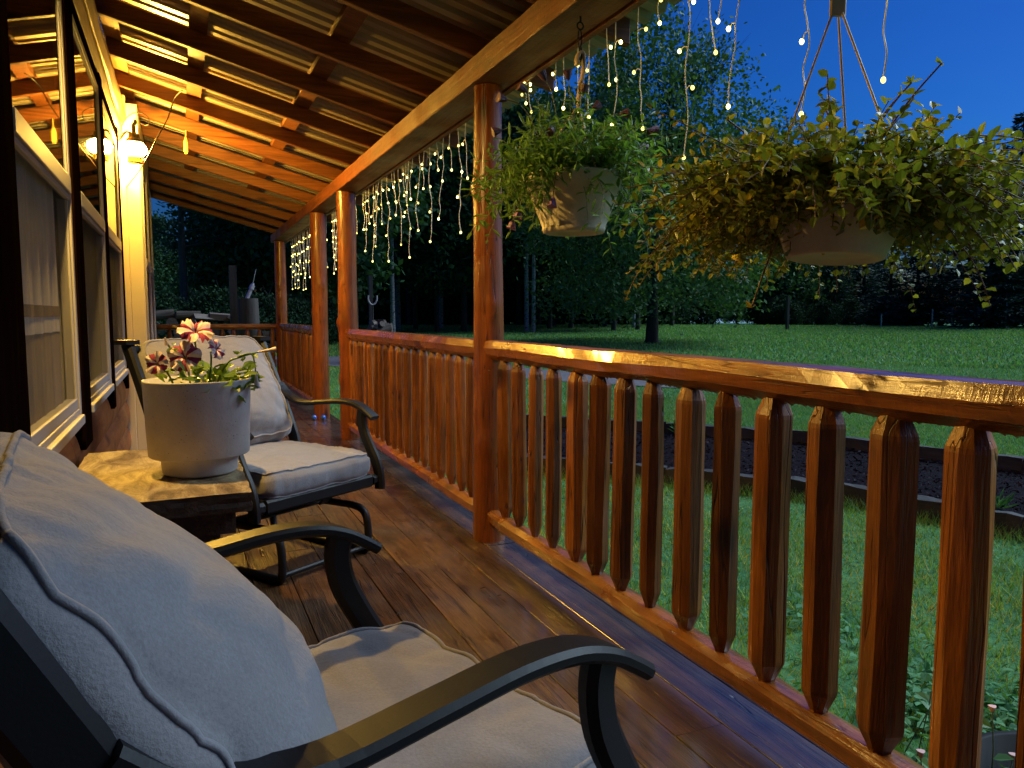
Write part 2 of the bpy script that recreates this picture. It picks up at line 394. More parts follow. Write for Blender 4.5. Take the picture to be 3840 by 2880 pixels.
# gravel path
PA = [(-6, 24.5), (1, 23.6), (4.2, 22.2), (6.5, 19.2), (8.4, 15.4), (9.4, 12.9), (9.9, 11.4)]
PB = [(-6, 21.5), (0.5, 20.6), (3.3, 19.4), (5.4, 16.8), (7.3, 13.6), (8.6, 11.9), (9.5, 11.1)]
V = []; F = []
for i in range(40):
    a, b = lerp_line(PA, i/39), lerp_line(PB, i/39)
    for j in range(5):
        f = j/4; x, y = a[0]*f+b[0]*(1-f)+.15*noise.noise(Vector((i*.5, j, 1))), a[1]*f+b[1]*(1-f)+.15*noise.noise(Vector((i*.5, j, 7)))
        V.append((x, y, float(gz(x, y))+.02))
for i in range(39):
    for j in range(4): F.append((i*5+j, (i+1)*5+j, (i+1)*5+j+1, i*5+j+1))
M_GRAVEL = plain('gravel', (.11, .09, .10), .9, bmp=1, bscale=30, var=.5, vscale=12)
tag(mesh_np('gravel_path', V, F, M_GRAVEL, smooth=True), kind='structure')
pathpoly = np.array(PA + PB[::-1])
# pond beyond the lawn
m, nt, bs = mat('pond_water'); bs.inputs['Base Color'].default_value = (.36, .46, .52, 1); bs.inputs['Roughness'].default_value = .5; bs.inputs['Specular IOR Level'].default_value = .1  # pale base colour stands in for sky reflected off the water
v, rnd, raw = coords(nt); bump(nt, bs, noise_tex(nt, raw, 1.2, 3), .15, .05)
d1 = np.array([math.sin(R(30)), math.cos(R(30))]); d2 = np.array([d1[1], -d1[0]])
pv = [(*(d1*a+d2*b), .22) for a, b in ((76, -20), (76, 26), (300, 120), (300, -60))]
tag(mesh_np('pond', pv, [(0, 1, 2, 3)], m), kind='structure')

# grass blades
def blades(n, x, y, h, w, z0=0):
    a = rng.uniform(0, 2*np.pi, n); ln = rng.normal(0, .5, (n, 2))*h[:, None]
    base = np.stack([x, y, gz(x, y)+z0-.005], 1); dx = np.stack([np.cos(a), np.sin(a), np.zeros(n)], 1)*w[:, None]*.5
    tip = base + np.stack([ln[:, 0], ln[:, 1], h], 1)
    V = np.empty((n*3, 3)); V[0::3] = base-dx; V[1::3] = base+dx; V[2::3] = tip
    return V
def scatter_near(n):
    x = rng.uniform(1.5, 9.5, n); y = rng.uniform(-.5, 11, n); k = ~in_poly(x, y, bedpoly); return x[k], y[k]
def sector(n, r0, r1, a0, a1):
    r = np.sqrt(rng.uniform(r0**2, r1**2, n)); a = rng.uniform(R(a0), R(a1), n)
    x, y = r*np.sin(a), r*np.cos(a); k = ~in_poly(x, y, pathpoly) & ~in_poly(x, y, bedpoly); return x[k], y[k]
Vs = []
x, y = scatter_near(230000); n = len(x); tuft = np.array([noise.noise(Vector((a*1.3, b*1.3, 3))) for a, b in zip(x[::1], y[::1])])
Vs.append(blades(n, x, y, rng.uniform(.022, .07, n)*(1+.8*tuft), rng.uniform(.004, .010, n)))
x, y = sector(170000, 9, 22, -4, 62); n = len(x); Vs.append(blades(n, x, y, rng.uniform(.03, .07, n), rng.uniform(.008, .02, n)))
x, y = sector(150000, 21, 50, -4, 60); n = len(x); Vs.append(blades(n, x, y, rng.uniform(.05, .11, n), rng.uniform(.03, .07, n)))
# ragged taller grass along the timbers
for L, s0 in ((NP, -.06), (NP, -.09), (FP, .08)):
    t = rng.uniform(0, 1, 5000); p = np.array([lerp_line(L, q) for q in t]); n = len(p)
    nx = s0*np.sign(s0)*(1 if s0 > 0 else -1)
    Vs.append(blades(n, p[:, 0]+nx+rng.normal(0, .05, n), p[:, 1]+nx*.7+rng.normal(0, .05, n), rng.uniform(.04, .13, n), rng.uniform(.004, .008, n)))
V = np.concatenate(Vs); F = np.arange(len(V)).reshape(-1, 3)
M_GRASS = leaf('grass_blades', (.05, .15, .055), (.16, .37, .13), .75, .25, c3=(.28, .31, .14))
nt = M_GRASS.node_tree; bs = nt.nodes['Principled BSDF']; tc = nt.nodes.new('ShaderNodeTexCoord')
src = bs.inputs['Base Color'].links[0].from_socket
pt = ramp(nt, noise_tex(nt, tc.outputs['Object'], 1.1, 5, .65), [(.34, (.55, .72, .7)), (.5, (1, 1, 1)), (.66, (1.5, 1.15, .75))])
pt2 = ramp(nt, noise_tex(nt, tc.outputs['Object'], .22, 3, .5), [(.35, (.75, .85, .85)), (.65, (1.1, 1.05, .95))])
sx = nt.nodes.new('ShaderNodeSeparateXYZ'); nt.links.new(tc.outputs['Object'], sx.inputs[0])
tawny = nt.nodes.new('ShaderNodeMapRange'); tawny.inputs[1].default_value = 7.5; tawny.inputs[2].default_value = 3.0; nt.links.new(math_(nt, 'ADD', sx.outputs[0], math_(nt, 'MULTIPLY', noise_tex(nt, tc.outputs['Object'], .9, 4, .6), 2.0)), tawny.inputs[0])  # warm porch light painted into the blade colour close to the house
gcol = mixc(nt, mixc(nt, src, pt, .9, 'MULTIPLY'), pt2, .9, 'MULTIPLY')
nt.links.new(mixc(nt, gcol, mixc(nt, gcol, (2.4, 1.35, .6), 1, 'MULTIPLY'), tawny.outputs[0]), bs.inputs['Base Color'])
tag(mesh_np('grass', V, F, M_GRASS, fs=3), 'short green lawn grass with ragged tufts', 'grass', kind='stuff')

# leaf clouds -------------------------------------------------------------
def unit(v): return v/np.maximum(np.linalg.norm(v, axis=1, keepdims=True), 1e-9)
def leaves6(P, D, N, L, W):
    D = unit(D); S = unit(np.cross(D, N)); U = np.cross(S, D); L = L[:, None]; W = W[:, None]
    n = len(P); V = np.empty((n, 6, 3))
    V[:, 0] = P; V[:, 1] = P+D*L*.35+S*W*.5+U*W*.12; V[:, 2] = P+D*L*.72+S*W*.4+U*W*.08; V[:, 3] = P+D*L-U*L*.1
    V[:, 4] = P+D*L*.72-S*W*.4+U*W*.08; V[:, 5] = P+D*L*.35-S*W*.5+U*W*.12
    b = np.arange(n)[:, None]*6
    F = np.concatenate([b+np.array([[0, 1, 2, 3]]), b+np.array([[0, 3, 4, 5]])], 1).reshape(-1, 4)
    return V.reshape(-1, 3), F
def leaves4(P, D, N, L, W):
    D = unit(D); S = unit(np.cross(D, N)); L = L[:, None]; W = W[:, None]; n = len(P)
    V = np.empty((n, 4, 3)); V[:, 0] = P; V[:, 1] = P+D*L*.5+S*W*.5; V[:, 2] = P+D*L; V[:, 3] = P+D*L*.5-S*W*.5
    return V.reshape(-1, 3), np.arange(n*4).reshape(-1, 4)
def rdir(n): return unit(rng.normal(0, 1, (n, 3)))
# mulch chips
t = rng.uniform(.02, .98, 9000); f = rng.uniform(.04, .96, 9000)
a = np.array([lerp_line(FP, q) for q in t]); b = np.array([lerp_line(NP, q) for q in t]); p = a*f[:, None]+b*(1-f[:, None])
P = np.column_stack([p, gz(p[:, 0], p[:, 1])+.045+.03*np.sin(np.pi*f)]); D = rdir(len(P)); D[:, 2] *= .35
V, F = leaves4(P, D, rdir(len(P)), rng.uniform(.02, .07, len(P)), rng.uniform(.008, .022, len(P)))
M_CHIP = leaf('mulch_chips', (.004, .003, .005), (.015, .009, .015), .9, 0, c3=(.07, .05, .06), spec=.05)
tag(mesh_np('wood_chips', V, F, M_CHIP), 'dark wood chips spread between the two rows of timbers', 'mulch', kind='stuff')
# broad-leaved weeds in the near grass
spots = [(2.55, 1.75, .35, 260), (2.75, 2.05, .3, 200), (2.35, 1.35, .3, 120), (3.0, 1.75, .3, 120), (2.2, 1.0, .35, 60), (2.6, .8, .3, 60), (2.9, 2.8, .5, 70), (3.4, 1.5, .4, 70), (2.1, 2.3, .4, 60)]
Ps = []
for x_, y_, s_, n_ in spots:
    q = rng.normal(0, s_*.45, (n_, 2))+(x_, y_); Ps.append(q)
q = np.concatenate(Ps); P = np.column_stack([q, gz(q[:, 0], q[:, 1])+rng.uniform(.02, .08, len(q))]); D = rdir(len(P)); D[:, 2] = np.abs(D[:, 2])*.3
N = rdir(len(P))*.5; N[:, 2] = 1
V, F = leaves6(P, D, N, rng.uniform(.03, .065, len(P)), rng.uniform(.02, .045, len(P)))
M_WEED = leaf('weed_leaves', (.04, .14, .05), (.08, .24, .09), .75, .2)
tag(mesh_np('clover_weeds', V, F, M_WEED), 'broad leaved weeds spreading through the near grass', 'weeds', kind='stuff')

# ------------------------------------------------------------------ porch deck
mb = MB(); x = -.355; wds = []
while x < 1.40:
    w = .146; y = -5.2 - random.uniform(0, 1.5)
    while y < 11.3:
        L = random.uniform(2.2, 4.2); y1 = min(y+L, 11.32)
        z = random.uniform(-.0015, .0015)
        c = .0015; xa, xb = x+.0020, min(x+w-.0020, 1.42)
        prof = [(xa, -.04), (xb, -.04), (xb, z-c), (xb-c, z), (xa+c, z), (xa, z-c)]
        mb.prism(prof, 'Y', max(y, -5.2)+.0015, y1-.0015)
        y = y1
        if y >= 11.31: break
    x += w
mb.box((-.36, -5.2, -.2), (1.42, 11.32, -.045)); mb.box((1.421, -5.2, -.24), (1.45, 11.35, -.005)); mb.box((-.36, 11.322, -.24), (1.42, 11.35, -.005))
deck = mb.build('porch_deck', M_DECK); tag(deck, kind='structure')

# ------------------------------------------------------------------ house wall
house = thing('log_house', 'log sided house wall with white windows and a cream trimmed bay along the porch', 'house', (-.6, 4, 0))
mb = MB()
WX = -.385
def course(y0, y1, z0, z1):
    n = 7; prof = [(WX-.06, z0)] + [(WX+.032*math.sin(math.pi*(i+.35)/(n+.7))**.7, z0+(z1-z0)*i/n) for i in range(n+1)] + [(WX-.06, z1)]
    mb.prism(prof, 'Y', y0, y1, 0)
openings = [(2.05, 5.92, .60, 2.30), (6.19, 8.42, -1, 3)]
CH = .19; z = -.52
while z < 2.66:
    z1 = z+CH; zm = (z+z1)/2
    segs = [(-5.4, 11.45)]
    for (a, b, c, d) in openings:
        if c < zm < d:
            ns = []
            for s0, s1 in segs:
                if b <= s0 or a >= s1: ns.append((s0, s1)); continue
                if s0 < a: ns.append((s0, a))
                if b < s1: ns.append((b, s1))
            segs = ns
    for s0, s1 in segs:
        k = s0
        while k < s1-.01:
            e = min(s1, k+random.uniform(2.5, 4.5)); course(k+.002, e, z, z1); k = e
    z = z1
wall = mb.build('siding', M_SIDING, house, world=True)
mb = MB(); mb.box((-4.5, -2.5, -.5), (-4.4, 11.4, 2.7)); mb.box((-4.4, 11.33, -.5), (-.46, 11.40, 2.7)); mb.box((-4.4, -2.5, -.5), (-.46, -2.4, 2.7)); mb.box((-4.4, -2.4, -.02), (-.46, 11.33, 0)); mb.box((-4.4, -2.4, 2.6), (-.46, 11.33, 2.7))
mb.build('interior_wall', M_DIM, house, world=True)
# rough header boards below the rafters
mb = MB()
for (z0, z1, x0, x1) in ((2.30, 2.40, -.44, -.325), (2.405, 2.50, -.44, -.300), (2.505, 2.60, -.44, -.345)):
    y = -5.4
    while y < 11.44:
        y1 = min(11.44, y+random.uniform(3, 5)); nseg = 24; vs = []; fs = []
        for i in range(nseg+1):
            yy = y+(y1-y)*i/nseg; j = .008*noise.noise(Vector((yy*2.3, z0*9, 0))); k = .006*noise.noise(Vector((yy*3.1, z0*5, 4)))
            vs += [(x0, yy, z0+k), (x1-.02+j, yy, z0+k), (x1+j, yy, z0+.03+k), (x1+j, yy, z1-.03+k), (x1-.02+j, yy, z1+k), (x0, yy, z1+k)]
        fs = [(i*6+q, i*6+(q+1) % 6, (i+1)*6+(q+1) % 6, (i+1)*6+q) for i in range(nseg) for q in range(6)]
        mb.add(vs, fs, 0, False); y = y1
mb.build('header', M_HEADER, house, world=True)
# dark casings
mb = MB()
for (a, b) in ((1.6, 2.125), (3.225, 3.47), (4.60, 4.735), (5.845, 5.93)): mb.box((-.44, a, .55), (-.336, b, 2.298))
mb.box((-.44, 2.126, 2.235), (-.345, 5.844, 2.297))
mb.build('casing', M_CASING, house, world=True)
GX = -.351
def window(y0, y1, z0, z1, mz, curtain, dx=0.0):
    fr = MB(); t = .034
    fr.box((-.44, y0, z0), (-.343, y0+t, z1)); fr.box((-.44, y1-t, z0), (-.343, y1, z1))
    fr.box((-.44, y0+t, z1-t), (-.344, y1-t, z1)); fr.box((-.44, y0+t, z0), (-.330, y1-t, z0+t))
    fr.box((-.44, y0+t, z0+t), (-.346, y1-t, z0+t+.022))
    w = fr.build('window', M_VINYL, house, world=True); bevel(w, .004); w.location.x += dx; w['_dx'] = dx
    sa = MB(); q = .026; a, b = y0+t+.001, y1-t-.001
    # upper sash (outer) and meeting rail, lower sash set back
    sa.box((GX-.014, a, mz-.03), (-.338, b, mz+.03)); sa.box((GX-.014, a, mz-.05), (-.345, b, mz-.032))
    sa.box((GX-.014, a, mz+.03), (-.346, a+q, z1-t-.001)); sa.box((GX-.014, b-q, mz+.03), (-.346, b, z1-t-.001)); sa.box((GX-.014, a+q, z1-t-q), (-.3465, b-q, z1-t-.001))
    sa.box((GX-.034, a, z0+t+.023), (-.350, a+q, mz-.051)); sa.box((GX-.034, b-q, z0+t+.023), (-.350, b, mz-.051)); sa.box((GX-.034, a+q, z0+t+.023), (-.3495, b-q, z0+t+.06))
    so = sa.build('sash', M_VINYL, w, world=True); bevel(so, .003)
    g = MB(); g.box((GX-.004, a+q, mz+.031), (GX, b-q, z1-t-q-.001)); g.build('pane', M_GLASS, w, world=True)
    g = MB(); g.box((GX-.008, a+q, z0+t+.061), (GX-.006, b-q, mz-.051)); g.build('screen', M_SCREEN, w, world=True)
    if curtain:
        for (zz0, zz1, mm, nm) in ((mz-.75, z1+.02, M_CURT, 'curtain'), ) if curtain == 1 else ():
            pass
        def sheet(za, zb, xo, mm, ya, yb, nm, amp=.012):
            n = 60; V = []; F = []
            for i in range(n+1):
                yy = ya+(yb-ya)*i/n; xx = xo+amp*math.sin(yy*38)+amp*.7*math.sin(yy*71+1)
                V += [(xx, yy, za), (xx, yy, zb)]
            F = [(2*i, 2*i+2, 2*i+3, 2*i+1) for i in range(n)]
            o = mesh_np(nm, V, F, mm, smooth=True); wpart(o, w); return o
        if curtain == 1:
            sheet(1.08, mz-.01, -.385, M_CURT, y0+.03, y1-.13, 'curtain', .006); sheet(1.045, 1.08, -.383, M_CURTBAND, y0+.03, y1-.13, 'curtain', .006)
            sheet(.995, 1.045, -.385, M_CURT, y0+.03, y1-.13, 'curtain', .006); sheet(z0, .995, -.387, M_CURT2, y0+.03, y1-.11, 'curtain', .006)
        else:
            sheet(z0, z1, -.49, M_CURT2, y0+.02, y0+(y1-y0)*(.45 if curtain == 2 else .7), 'curtain', .015)
    return w
window(2.13, 3.22, .655, 2.23, 1.51, 1)
window(3.475, 4.595, .655, 2.23, 1.51, 2)
window(4.74, 5.84, .655, 2.23, 1.51, 3)
DX = .128
window(6.50, 7.36, .64, 2.23, 1.45, 2, DX)
window(7.44, 8.30, .64, 2.23, 1.45, 2, DX)
# the shallow bay beyond the lamp: cream boards on its side, log strip and windows on its front
WX0 = WX; WX = -.262; mb = MB()
for (y0, y1, zz) in ((6.235, 6.49, 0), ):
    z = -.52
    while z < 2.4: course(y0, y1, z, z+CH); z += CH
mb.build('siding', M_SIDING, house, world=True); mb = MB()
z = -.52
while z < .6: course(6.492, 8.30, z, z+CH); z += CH
mb.build('siding', M_SIDING, house, world=True); WX = WX0
mb = MB()
mb.box((-.44, 6.205, -.5), (-.30, 6.23, 2.6)); mb.box((-.375, 6.185, 0), (-.315, 6.204, 2.14)); mb.box((-.313, 6.19, 0), (-.222, 6.232, 2.14))
mb.box((-.44, 6.231, 2.235), (-.228, 8.40, 2.55)); mb.box((-.44, 8.305, -.5), (-.215, 8.40, 2.234)); mb.box((-.30, 7.365, .6), (-.215, 7.435, 2.234)); mb.box((-.44, 8.401, -.5), (-.235, 8.42, 2.55))
mb.box((-.40, 6.5, .62), (-.36, 8.3, 2.234)) if False else None
bevel(mb.build('trim', M_DOOR, house, world=True), .004)

# ------------------------------------------------------------------ porch roof, beam, posts
XB0, XB1, ZB, ZT = 1.222, 1.392, 2.072, 2.178
beam = thing('porch_beam', 'long rough sawn orange beam lying across the porch posts', 'beam', (1.3, 5.5, 2.07))
mb = MB(); n = 180; vs = []
for i in range(n+1):
    y = -5.2+(11.42+5.2)*i/n; j = .004*noise.noise(Vector((y*6, 0, 0))); k = .004*noise.noise(Vector((y*9, 3, 0))); dz = -.006*max(0, y)/11
    vs += [(XB0+.004+j, y, ZB+dz+k), (XB1+j, y, ZB+dz+k*.5), (XB1+j, y, ZT+dz), (XB0+j, y, ZT+dz+k*.5), (XB0+j, y, ZB+.006+dz+k)]
mb.add(vs, [(i*5+q, i*5+(q+1) % 5, (i+1)*5+(q+1) % 5, (i+1)*5+q) for i in range(n) for q in range(5)])
mb.add(vs[-5:], [(0, 1, 2, 3, 4)])
mb.build('timber', M_BEAM, beam, world=True)
mb = MB(); mb.box((XB1+.004, -5.2, ZB-.012), (XB1+.03, 11.42, ZT+.02)); mb.build('outer_board', M_BEAM, beam, world=True)

roof = thing('porch_roof', 'lean-to porch roof of rafters under ribbed metal sheet', 'roof', (.4, 5, 2.4))
SL = .262
def rz(x): return 2.182 + SL*(XB0-x)
TH = math.atan(SL)
for y in (-5.2, -4.55, -3.9, -3.25, -2.6, -1.95, -1.3, -.66, 0, .66, 1.32, 1.98, 2.63, 3.28, 3.94, 4.59, 5.26, 5.93, 6.61, 7.32, 8.06, 8.86, 9.66, 10.43, 11.2):
    xa, xb = -.34, 1.62; h = .098
    mb = MB(); mb.prism([(xa, rz(xa)), (xb, rz(xb)), (xb, rz(xb)+h), (xa, rz(xa)+h)], 'Y', y-.019, y+.019) if False else None
    pr = [(xa, rz(xa)), (xb, rz(xb)), (xb, rz(xb)+h), (xa, rz(xa)+h)]
    yj = random.uniform(-.006, .006)
    vs = [(u, y-.019+yj, v) for u, v in pr]+[(u, y+.019+yj, v) for u, v in pr]
    mb.add(vs, [(3, 2, 1, 0), (4, 5, 6, 7), (0, 1, 5, 4), (1, 2, 6, 5), (2, 3, 7, 6), (3, 0, 4, 7)])
    bevel(mb.build('rafter', M_RAFTER, roof, world=True), .004, 1)
for xc in (-.30, .145, .775, 1.42):
    mb = MB(); h0 = .0985
    xa, xb = xc-.045, xc+.045
    pr = [(xa, rz(xa)+h0), (xb, rz(xb)+h0), (xb, rz(xb)+h0+.038), (xa, rz(xa)+h0+.038)]
    mb.prism(pr, 'Y', -5.25, 11.32); mb.build('purlin', M_HEADER if xc < 0 else M_RAFTER, roof, world=True)
# short blocks hung below the purlins between rafters
ry = [2.63, 3.28, 3.94, 4.59, 5.26, 5.93, 6.61, 7.32, 8.06]
mb = MB(); y = -5.3; prof = []; h0 = .1375
while y < 11.42:
    prof += [(y, 0), (y+.034, 0), (y+.044, .026), (y+.078, .026), (y+.088, 0)]; y += .1045
V = []
for (yy, dz) in prof:
    V += [(-.36, yy, rz(-.36)+h0+dz), (1.72, yy, rz(1.72)+h0+dz), (1.72, yy, rz(1.72)+h0+dz+.002), (-.36, yy, rz(-.36)+h0+dz+.002)]
n = len(prof); F = []
for i in range(n-1):
    for q in range(4): F.append((i*4+q, (i+1)*4+q, (i+1)*4+(q+1) % 4, i*4+(q+1) % 4))
mesh_np('metal_sheet', V, F, M_ROOF) and None
ms = bpy.data.objects['metal_sheet']; wpart(ms, roof)

def log_post(x, y, z0, z1, r0, r1, label, seed):
    nseg, ns = 46, 20; vs = []
    rs = random.Random(seed); kn = [(rs.uniform(.2, 1.9), rs.uniform(0, 6.28), rs.uniform(.010, .02)) for _ in range(7)]
    mb = MB(); pts = []; 
    for i in range(nseg+1):
        z = z0+(z1-z0)*i/nseg; t = i/nseg
        ox = .010*noise.noise(Vector((z*1.1, seed, 0))); oy = .010*noise.noise(Vector((z*1.1, seed, 9)))
        for k in range(ns):
            a = 2*math.pi*k/ns
            r = (r0*(1-t)+r1*t)*(1+.06*noise.noise(Vector((math.cos(a)*1.4, math.sin(a)*1.4, z*1.5+seed)))+.012*noise.noise(Vector((math.cos(a)*6, math.sin(a)*6, z*2+seed))))
            for (kz, ka, kr) in kn:
                d = ((z-kz)/.035)**2+(((a-ka+math.pi) % (2*math.pi)-math.pi)/.38)**2
                r += kr*math.exp(-d)
            vs.append((x+ox+r*math.cos(a), y+oy+r*math.sin(a), z))
    mb.add(vs, [(i*ns+k, i*ns+(k+1) % ns, (i+1)*ns+(k+1) % ns, (i+1)*ns+k) for i in range(nseg) for k in range(ns)], 0, True)
    mb.add(vs[-ns:], [tuple(range(ns))]); mb.add(vs[:ns], [tuple(range(ns))[::-1]])
    t = thing('porch_post', label, 'post', (x, y, z0), 0, 'peeled log posts of the porch')
    mb.build('log', M_POST, t, world=True)
    return t
PX = 1.306
log_post(PX, 3.30, .001, 2.069, .076, .062, 'nearest peeled log post, behind the hanging basket with dark flowers', 3)
log_post(PX, 6.51, .001, 2.067, .080, .078, 'knotty orange log post at the start of the icicle lights gap', 11)
log_post(PX, 7.93, .001, 2.066, .080, .080, 'orange log post with two blue balls at its foot', 19)
log_post(PX, 11.13, .001, 2.064, .078, .074, 'farthest log post at the corner where two railings meet', 27)

# ------------------------------------------------------------------ railings
def hewn(p0, p1, r, seed, n=9, seg=40, ends=.85):
    mb = MB(); p0, p1 = Vector(p0), Vector(p1); pts = []; rad = []
    for i in range(seg+1):
        t = i/seg; p = p0.lerp(p1, t)
        p += Vector((.006*noise.noise(Vector((t*5, seed, 1))), 0, .006*noise.noise(Vector((t*5, seed, 5))))); pts.append(p)
        rad.append(r*(ends+(1-ends)*min(1, min(t, 1-t)*22)))
    ph = [noise.noise(Vector((seed*3.7, k*2.1, 0))) for k in range(n)]
    def rf(i, k):
        return 1+.10*noise.noise(Vector((i*.30, k*3.3, seed)))+.08*ph[k]+.02*noise.noise(Vector((i*1.3, k*5.1, seed+3)))
    mb.tube(pts, rad, n, 0, False, True, rf, up=(.35, 0, 1)); zc = p0.z+r*.60
    mb.v = [(x, y, zc+(z-zc)*.12+.0022*noise.noise(Vector((x*20, y*14, seed)))) if z > zc else (x, y, z) for x, y, z in mb.v]; return mb
def scallops(mb, p0, p1, z, seed, m):
    """the ragged bark scallops left along the underside"""
    p0, p1 = Vector(p0), Vector(p1)
    for i in range(m):
        t = (i+.5)/m
        if noise.noise(Vector((t*9, seed, 2))) < -.15: continue
        p = p0.lerp(p1, t); s = .006*random.uniform(.6, 1.2)
        mb.add([p+Vector((-.012, -.009, z)), p+Vector((-.012, .009, z)), p+Vector((.012, .009, z)), p+Vector((.012, -.009, z)), p+Vector((0, 0, z-s*1.6))], [(0, 1, 4), (1, 2, 4), (2, 3, 4), (3, 0, 4)])
def baluster_mesh(seed, r, z0, z1, square):
    ns = 8; mb = MB(); rs = random.Random(seed); a0 = rs.uniform(0, .8)
    rk = [rs.uniform(.9, 1.12) for _ in range(ns)]
    prof = [(z0-.01, .48), (z0+.008, .52), (z0+.05, .97), (z0+.06, 1)] + [(z0+.06+(z1-z0-.13)*i/9, 1) for i in range(1, 9)] + [(z1-.062, 1), (z1-.052, .97), (z1-.004, .52), (z1+.02, .48)]
    vs = []
    for i, (z, f) in enumerate(prof):
        ox = .004*noise.noise(Vector((z*2, seed, 0))); oy = .004*noise.noise(Vector((z*2, seed, 4)))
        for k in range(ns):
            a = a0+2*math.pi*k/ns+.22*noise.noise(Vector((seed*1.7, k*3.1, z*2.2)))
            q = r*f*rk[k]*(1+.05*noise.noise(Vector((k*2.2, z*3, seed))))
            vs.append((ox+q*math.cos(a), oy+q*math.sin(a), z))
    m = len(prof)
    mb.add(vs, [(i*ns+k, i*ns+(k+1) % ns, (i+1)*ns+(k+1) % ns, (i+1)*ns+k) for i in range(m-1) for k in range(ns)], 0, False)
    mb.add(vs[:ns], [tuple(range(ns))[::-1]]); mb.add(vs[-ns:], [tuple(range(ns))])
    return mb
ZTR, ZBR = .902, .123
protos = []
def railing(label, p0, p1, poss, axis, seed, rt=.056, rb=.046, rbal=.033, mat_r=None):
    mid = ((p0[0]+p1[0])/2, (p0[1]+p1[1])/2, 0)
    t = thing('railing', label, 'railing', mid, 0, 'log railings round the porch')
    m_r = mat_r or M_RAIL
    mb = hewn((*p0, ZTR), (*p1, ZTR), rt, seed, 10, 60)
    scallops(mb, (*p0, ZTR), (*p1, ZTR), -rt*.93, seed, int(abs((Vector(p1)-Vector(p0)).length)/.021))
    mb.build('top_rail', m_r, t, world=True)
    hewn((*p0, ZBR), (*p1, ZBR), rb, seed+5, 8, 60).build('bottom_rail', m_r, t, world=True)
    for i, q in enumerate(poss):
        x, y = (PX, q) if axis == 'Y' else (q, p0[1])
        sd = int(seed*31+i*7) % 6 if len(protos) >= 6 else len(protos)
        if len(protos) < 6:
            o = baluster_mesh(sd*13+5, 1.0, 0, 1, 0) if False else baluster_mesh(sd*13+5, .033, ZBR+.026, ZTR-.036, 0)
            b = o.build('baluster', M_BAL, t); protos.append(b)
        else:
            b = protos[sd].copy(); COL.objects.link(b); b.parent = t
        b.location = (x-mid[0]+random.uniform(-.004, .004), y-mid[1], 0)
        s = rbal/.033*random.uniform(.96, 1.04)*(1 if axis != 'Y' or q > 3.3 else 1.05 if q < 1.2 else .92 if q < 1.5 else .82 if q < 1.9 else .85 if q < 2.5 else .74); b.scale = (s, s, 1)
        b.rotation_euler = (random.uniform(-.006, .006), random.uniform(-.006, .006), random.uniform(-.5, .5))
    return t
near = [3.093, 2.943, 2.774, 2.612, 2.436, 2.276, 2.11, 1.949, 1.767, 1.603, 1.429, 1.264, 1.094, .928, .76, .59, .43]
railing('nearest log railing with thick hewn top rail in front of the lawn', (PX, .12), (PX, 3.245), near, 'Y', 2, rbal=.045)
sec2 = [6.355, 6.184, 6.016, 5.834, 5.677, 5.518, 5.348, 5.174, 5.009, 4.838, 4.666, 4.494, 4.327, 4.16, 4.0, 3.835, 3.668, 3.519]
railing('second log railing between the basket post and the knotty post', (PX, 3.37), (PX, 6.44), sec2, 'Y', 9, rbal=.030)
sec3 = [8.1+i*.165 for i in range(18)]
railing('log railing beyond the gap, its pegs seen closely packed', (PX, 8.0), (PX, 11.06), sec3, 'Y', 15, rbal=.031)
farx = [-.297, -.127, .036, .202, .353, .526, .68, .853, 1.009, 1.18]
railing('short log railing closing the far end of the porch', (-.35, 11.15), (1.235, 11.15), farx, 'X', 21, .046, .04, .031, M_RAILX)

# ------------------------------------------------------------------ porch lamp on the wall
LP = Vector((-.245, 6.05, 2.20))
lamp = thing('porch_lamp', 'glowing jar lantern fixed to the wall beside the cream door', 'lamp', LP)
mb = MB(); mb.lathe([(.002, .072), (.045, .07), (.052, .06), (.05, .05), (.058, .045), (.058, .042)], 20, (0, 0, 0)); mb.lathe([(.04, .07), (.034, .10), (.018, .105), (.016, .11), (.002, .112)], 16)
mb.tube([(0, 0, .105), (.0, .0, .16), (.004, 0, .17), (.012, 0, .18), (.012, 0, .20)], [.014, .014, .014, .012, .010], 10)
mb.tube(smooth_path([(0, 0, .1), (-.05, 0, .11), (-.085, 0, .06), (-.115, 0, .03)]), .009, 8)
mb.box((-.14, -.05, -.04), (-.112, .05, .08)); mb.build('cap', M_BLACK, lamp)
mb = MB(); mb.lathe([(.03, -.05), (.052, -.042), (.072, -.025), (.078, 0), (.072, .022), (.055, .038), (.05, .042)], 28)
globe = mb.build('globe', emit('lamp_glow', (1.0, .57, .075), LAMP_STRENGTH), lamp)
mb = MB(); mb.lathe([(.03, -.05), (.05, -.052), (.046, -.07), (.044, -.085), (.048, -.09), (.046, -.097), (.001, -.097)], 24)
mb.build('base', plain('lamp_base_metal', (.16, .10, .03), .35, .7), lamp)
for k in range(4):
    mb = MB(); a = k*math.pi/2+.4; mb.tube(smooth_path([(.05*math.cos(a), .05*math.sin(a), -.07), (.085*math.cos(a), .085*math.sin(a), -.045), (.088*math.cos(a), .088*math.sin(a), 0), (.06*math.cos(a), .06*math.sin(a), .05)], 4), .0022, 5); mb.build('guard', M_BLACK, lamp)
lamp2 = thing('wall_lamp', 'hooded downward wall lamp above the nearest window', 'lamp', (-.255, 2.62, 2.17))
mb = MB(); mb.lathe([(.001, .07), (.03, .068), (.05, .045), (.075, .0), (.082, -.033), (.078, -.033), (.07, .0), (.045, .04), (.001, .05)], 28)
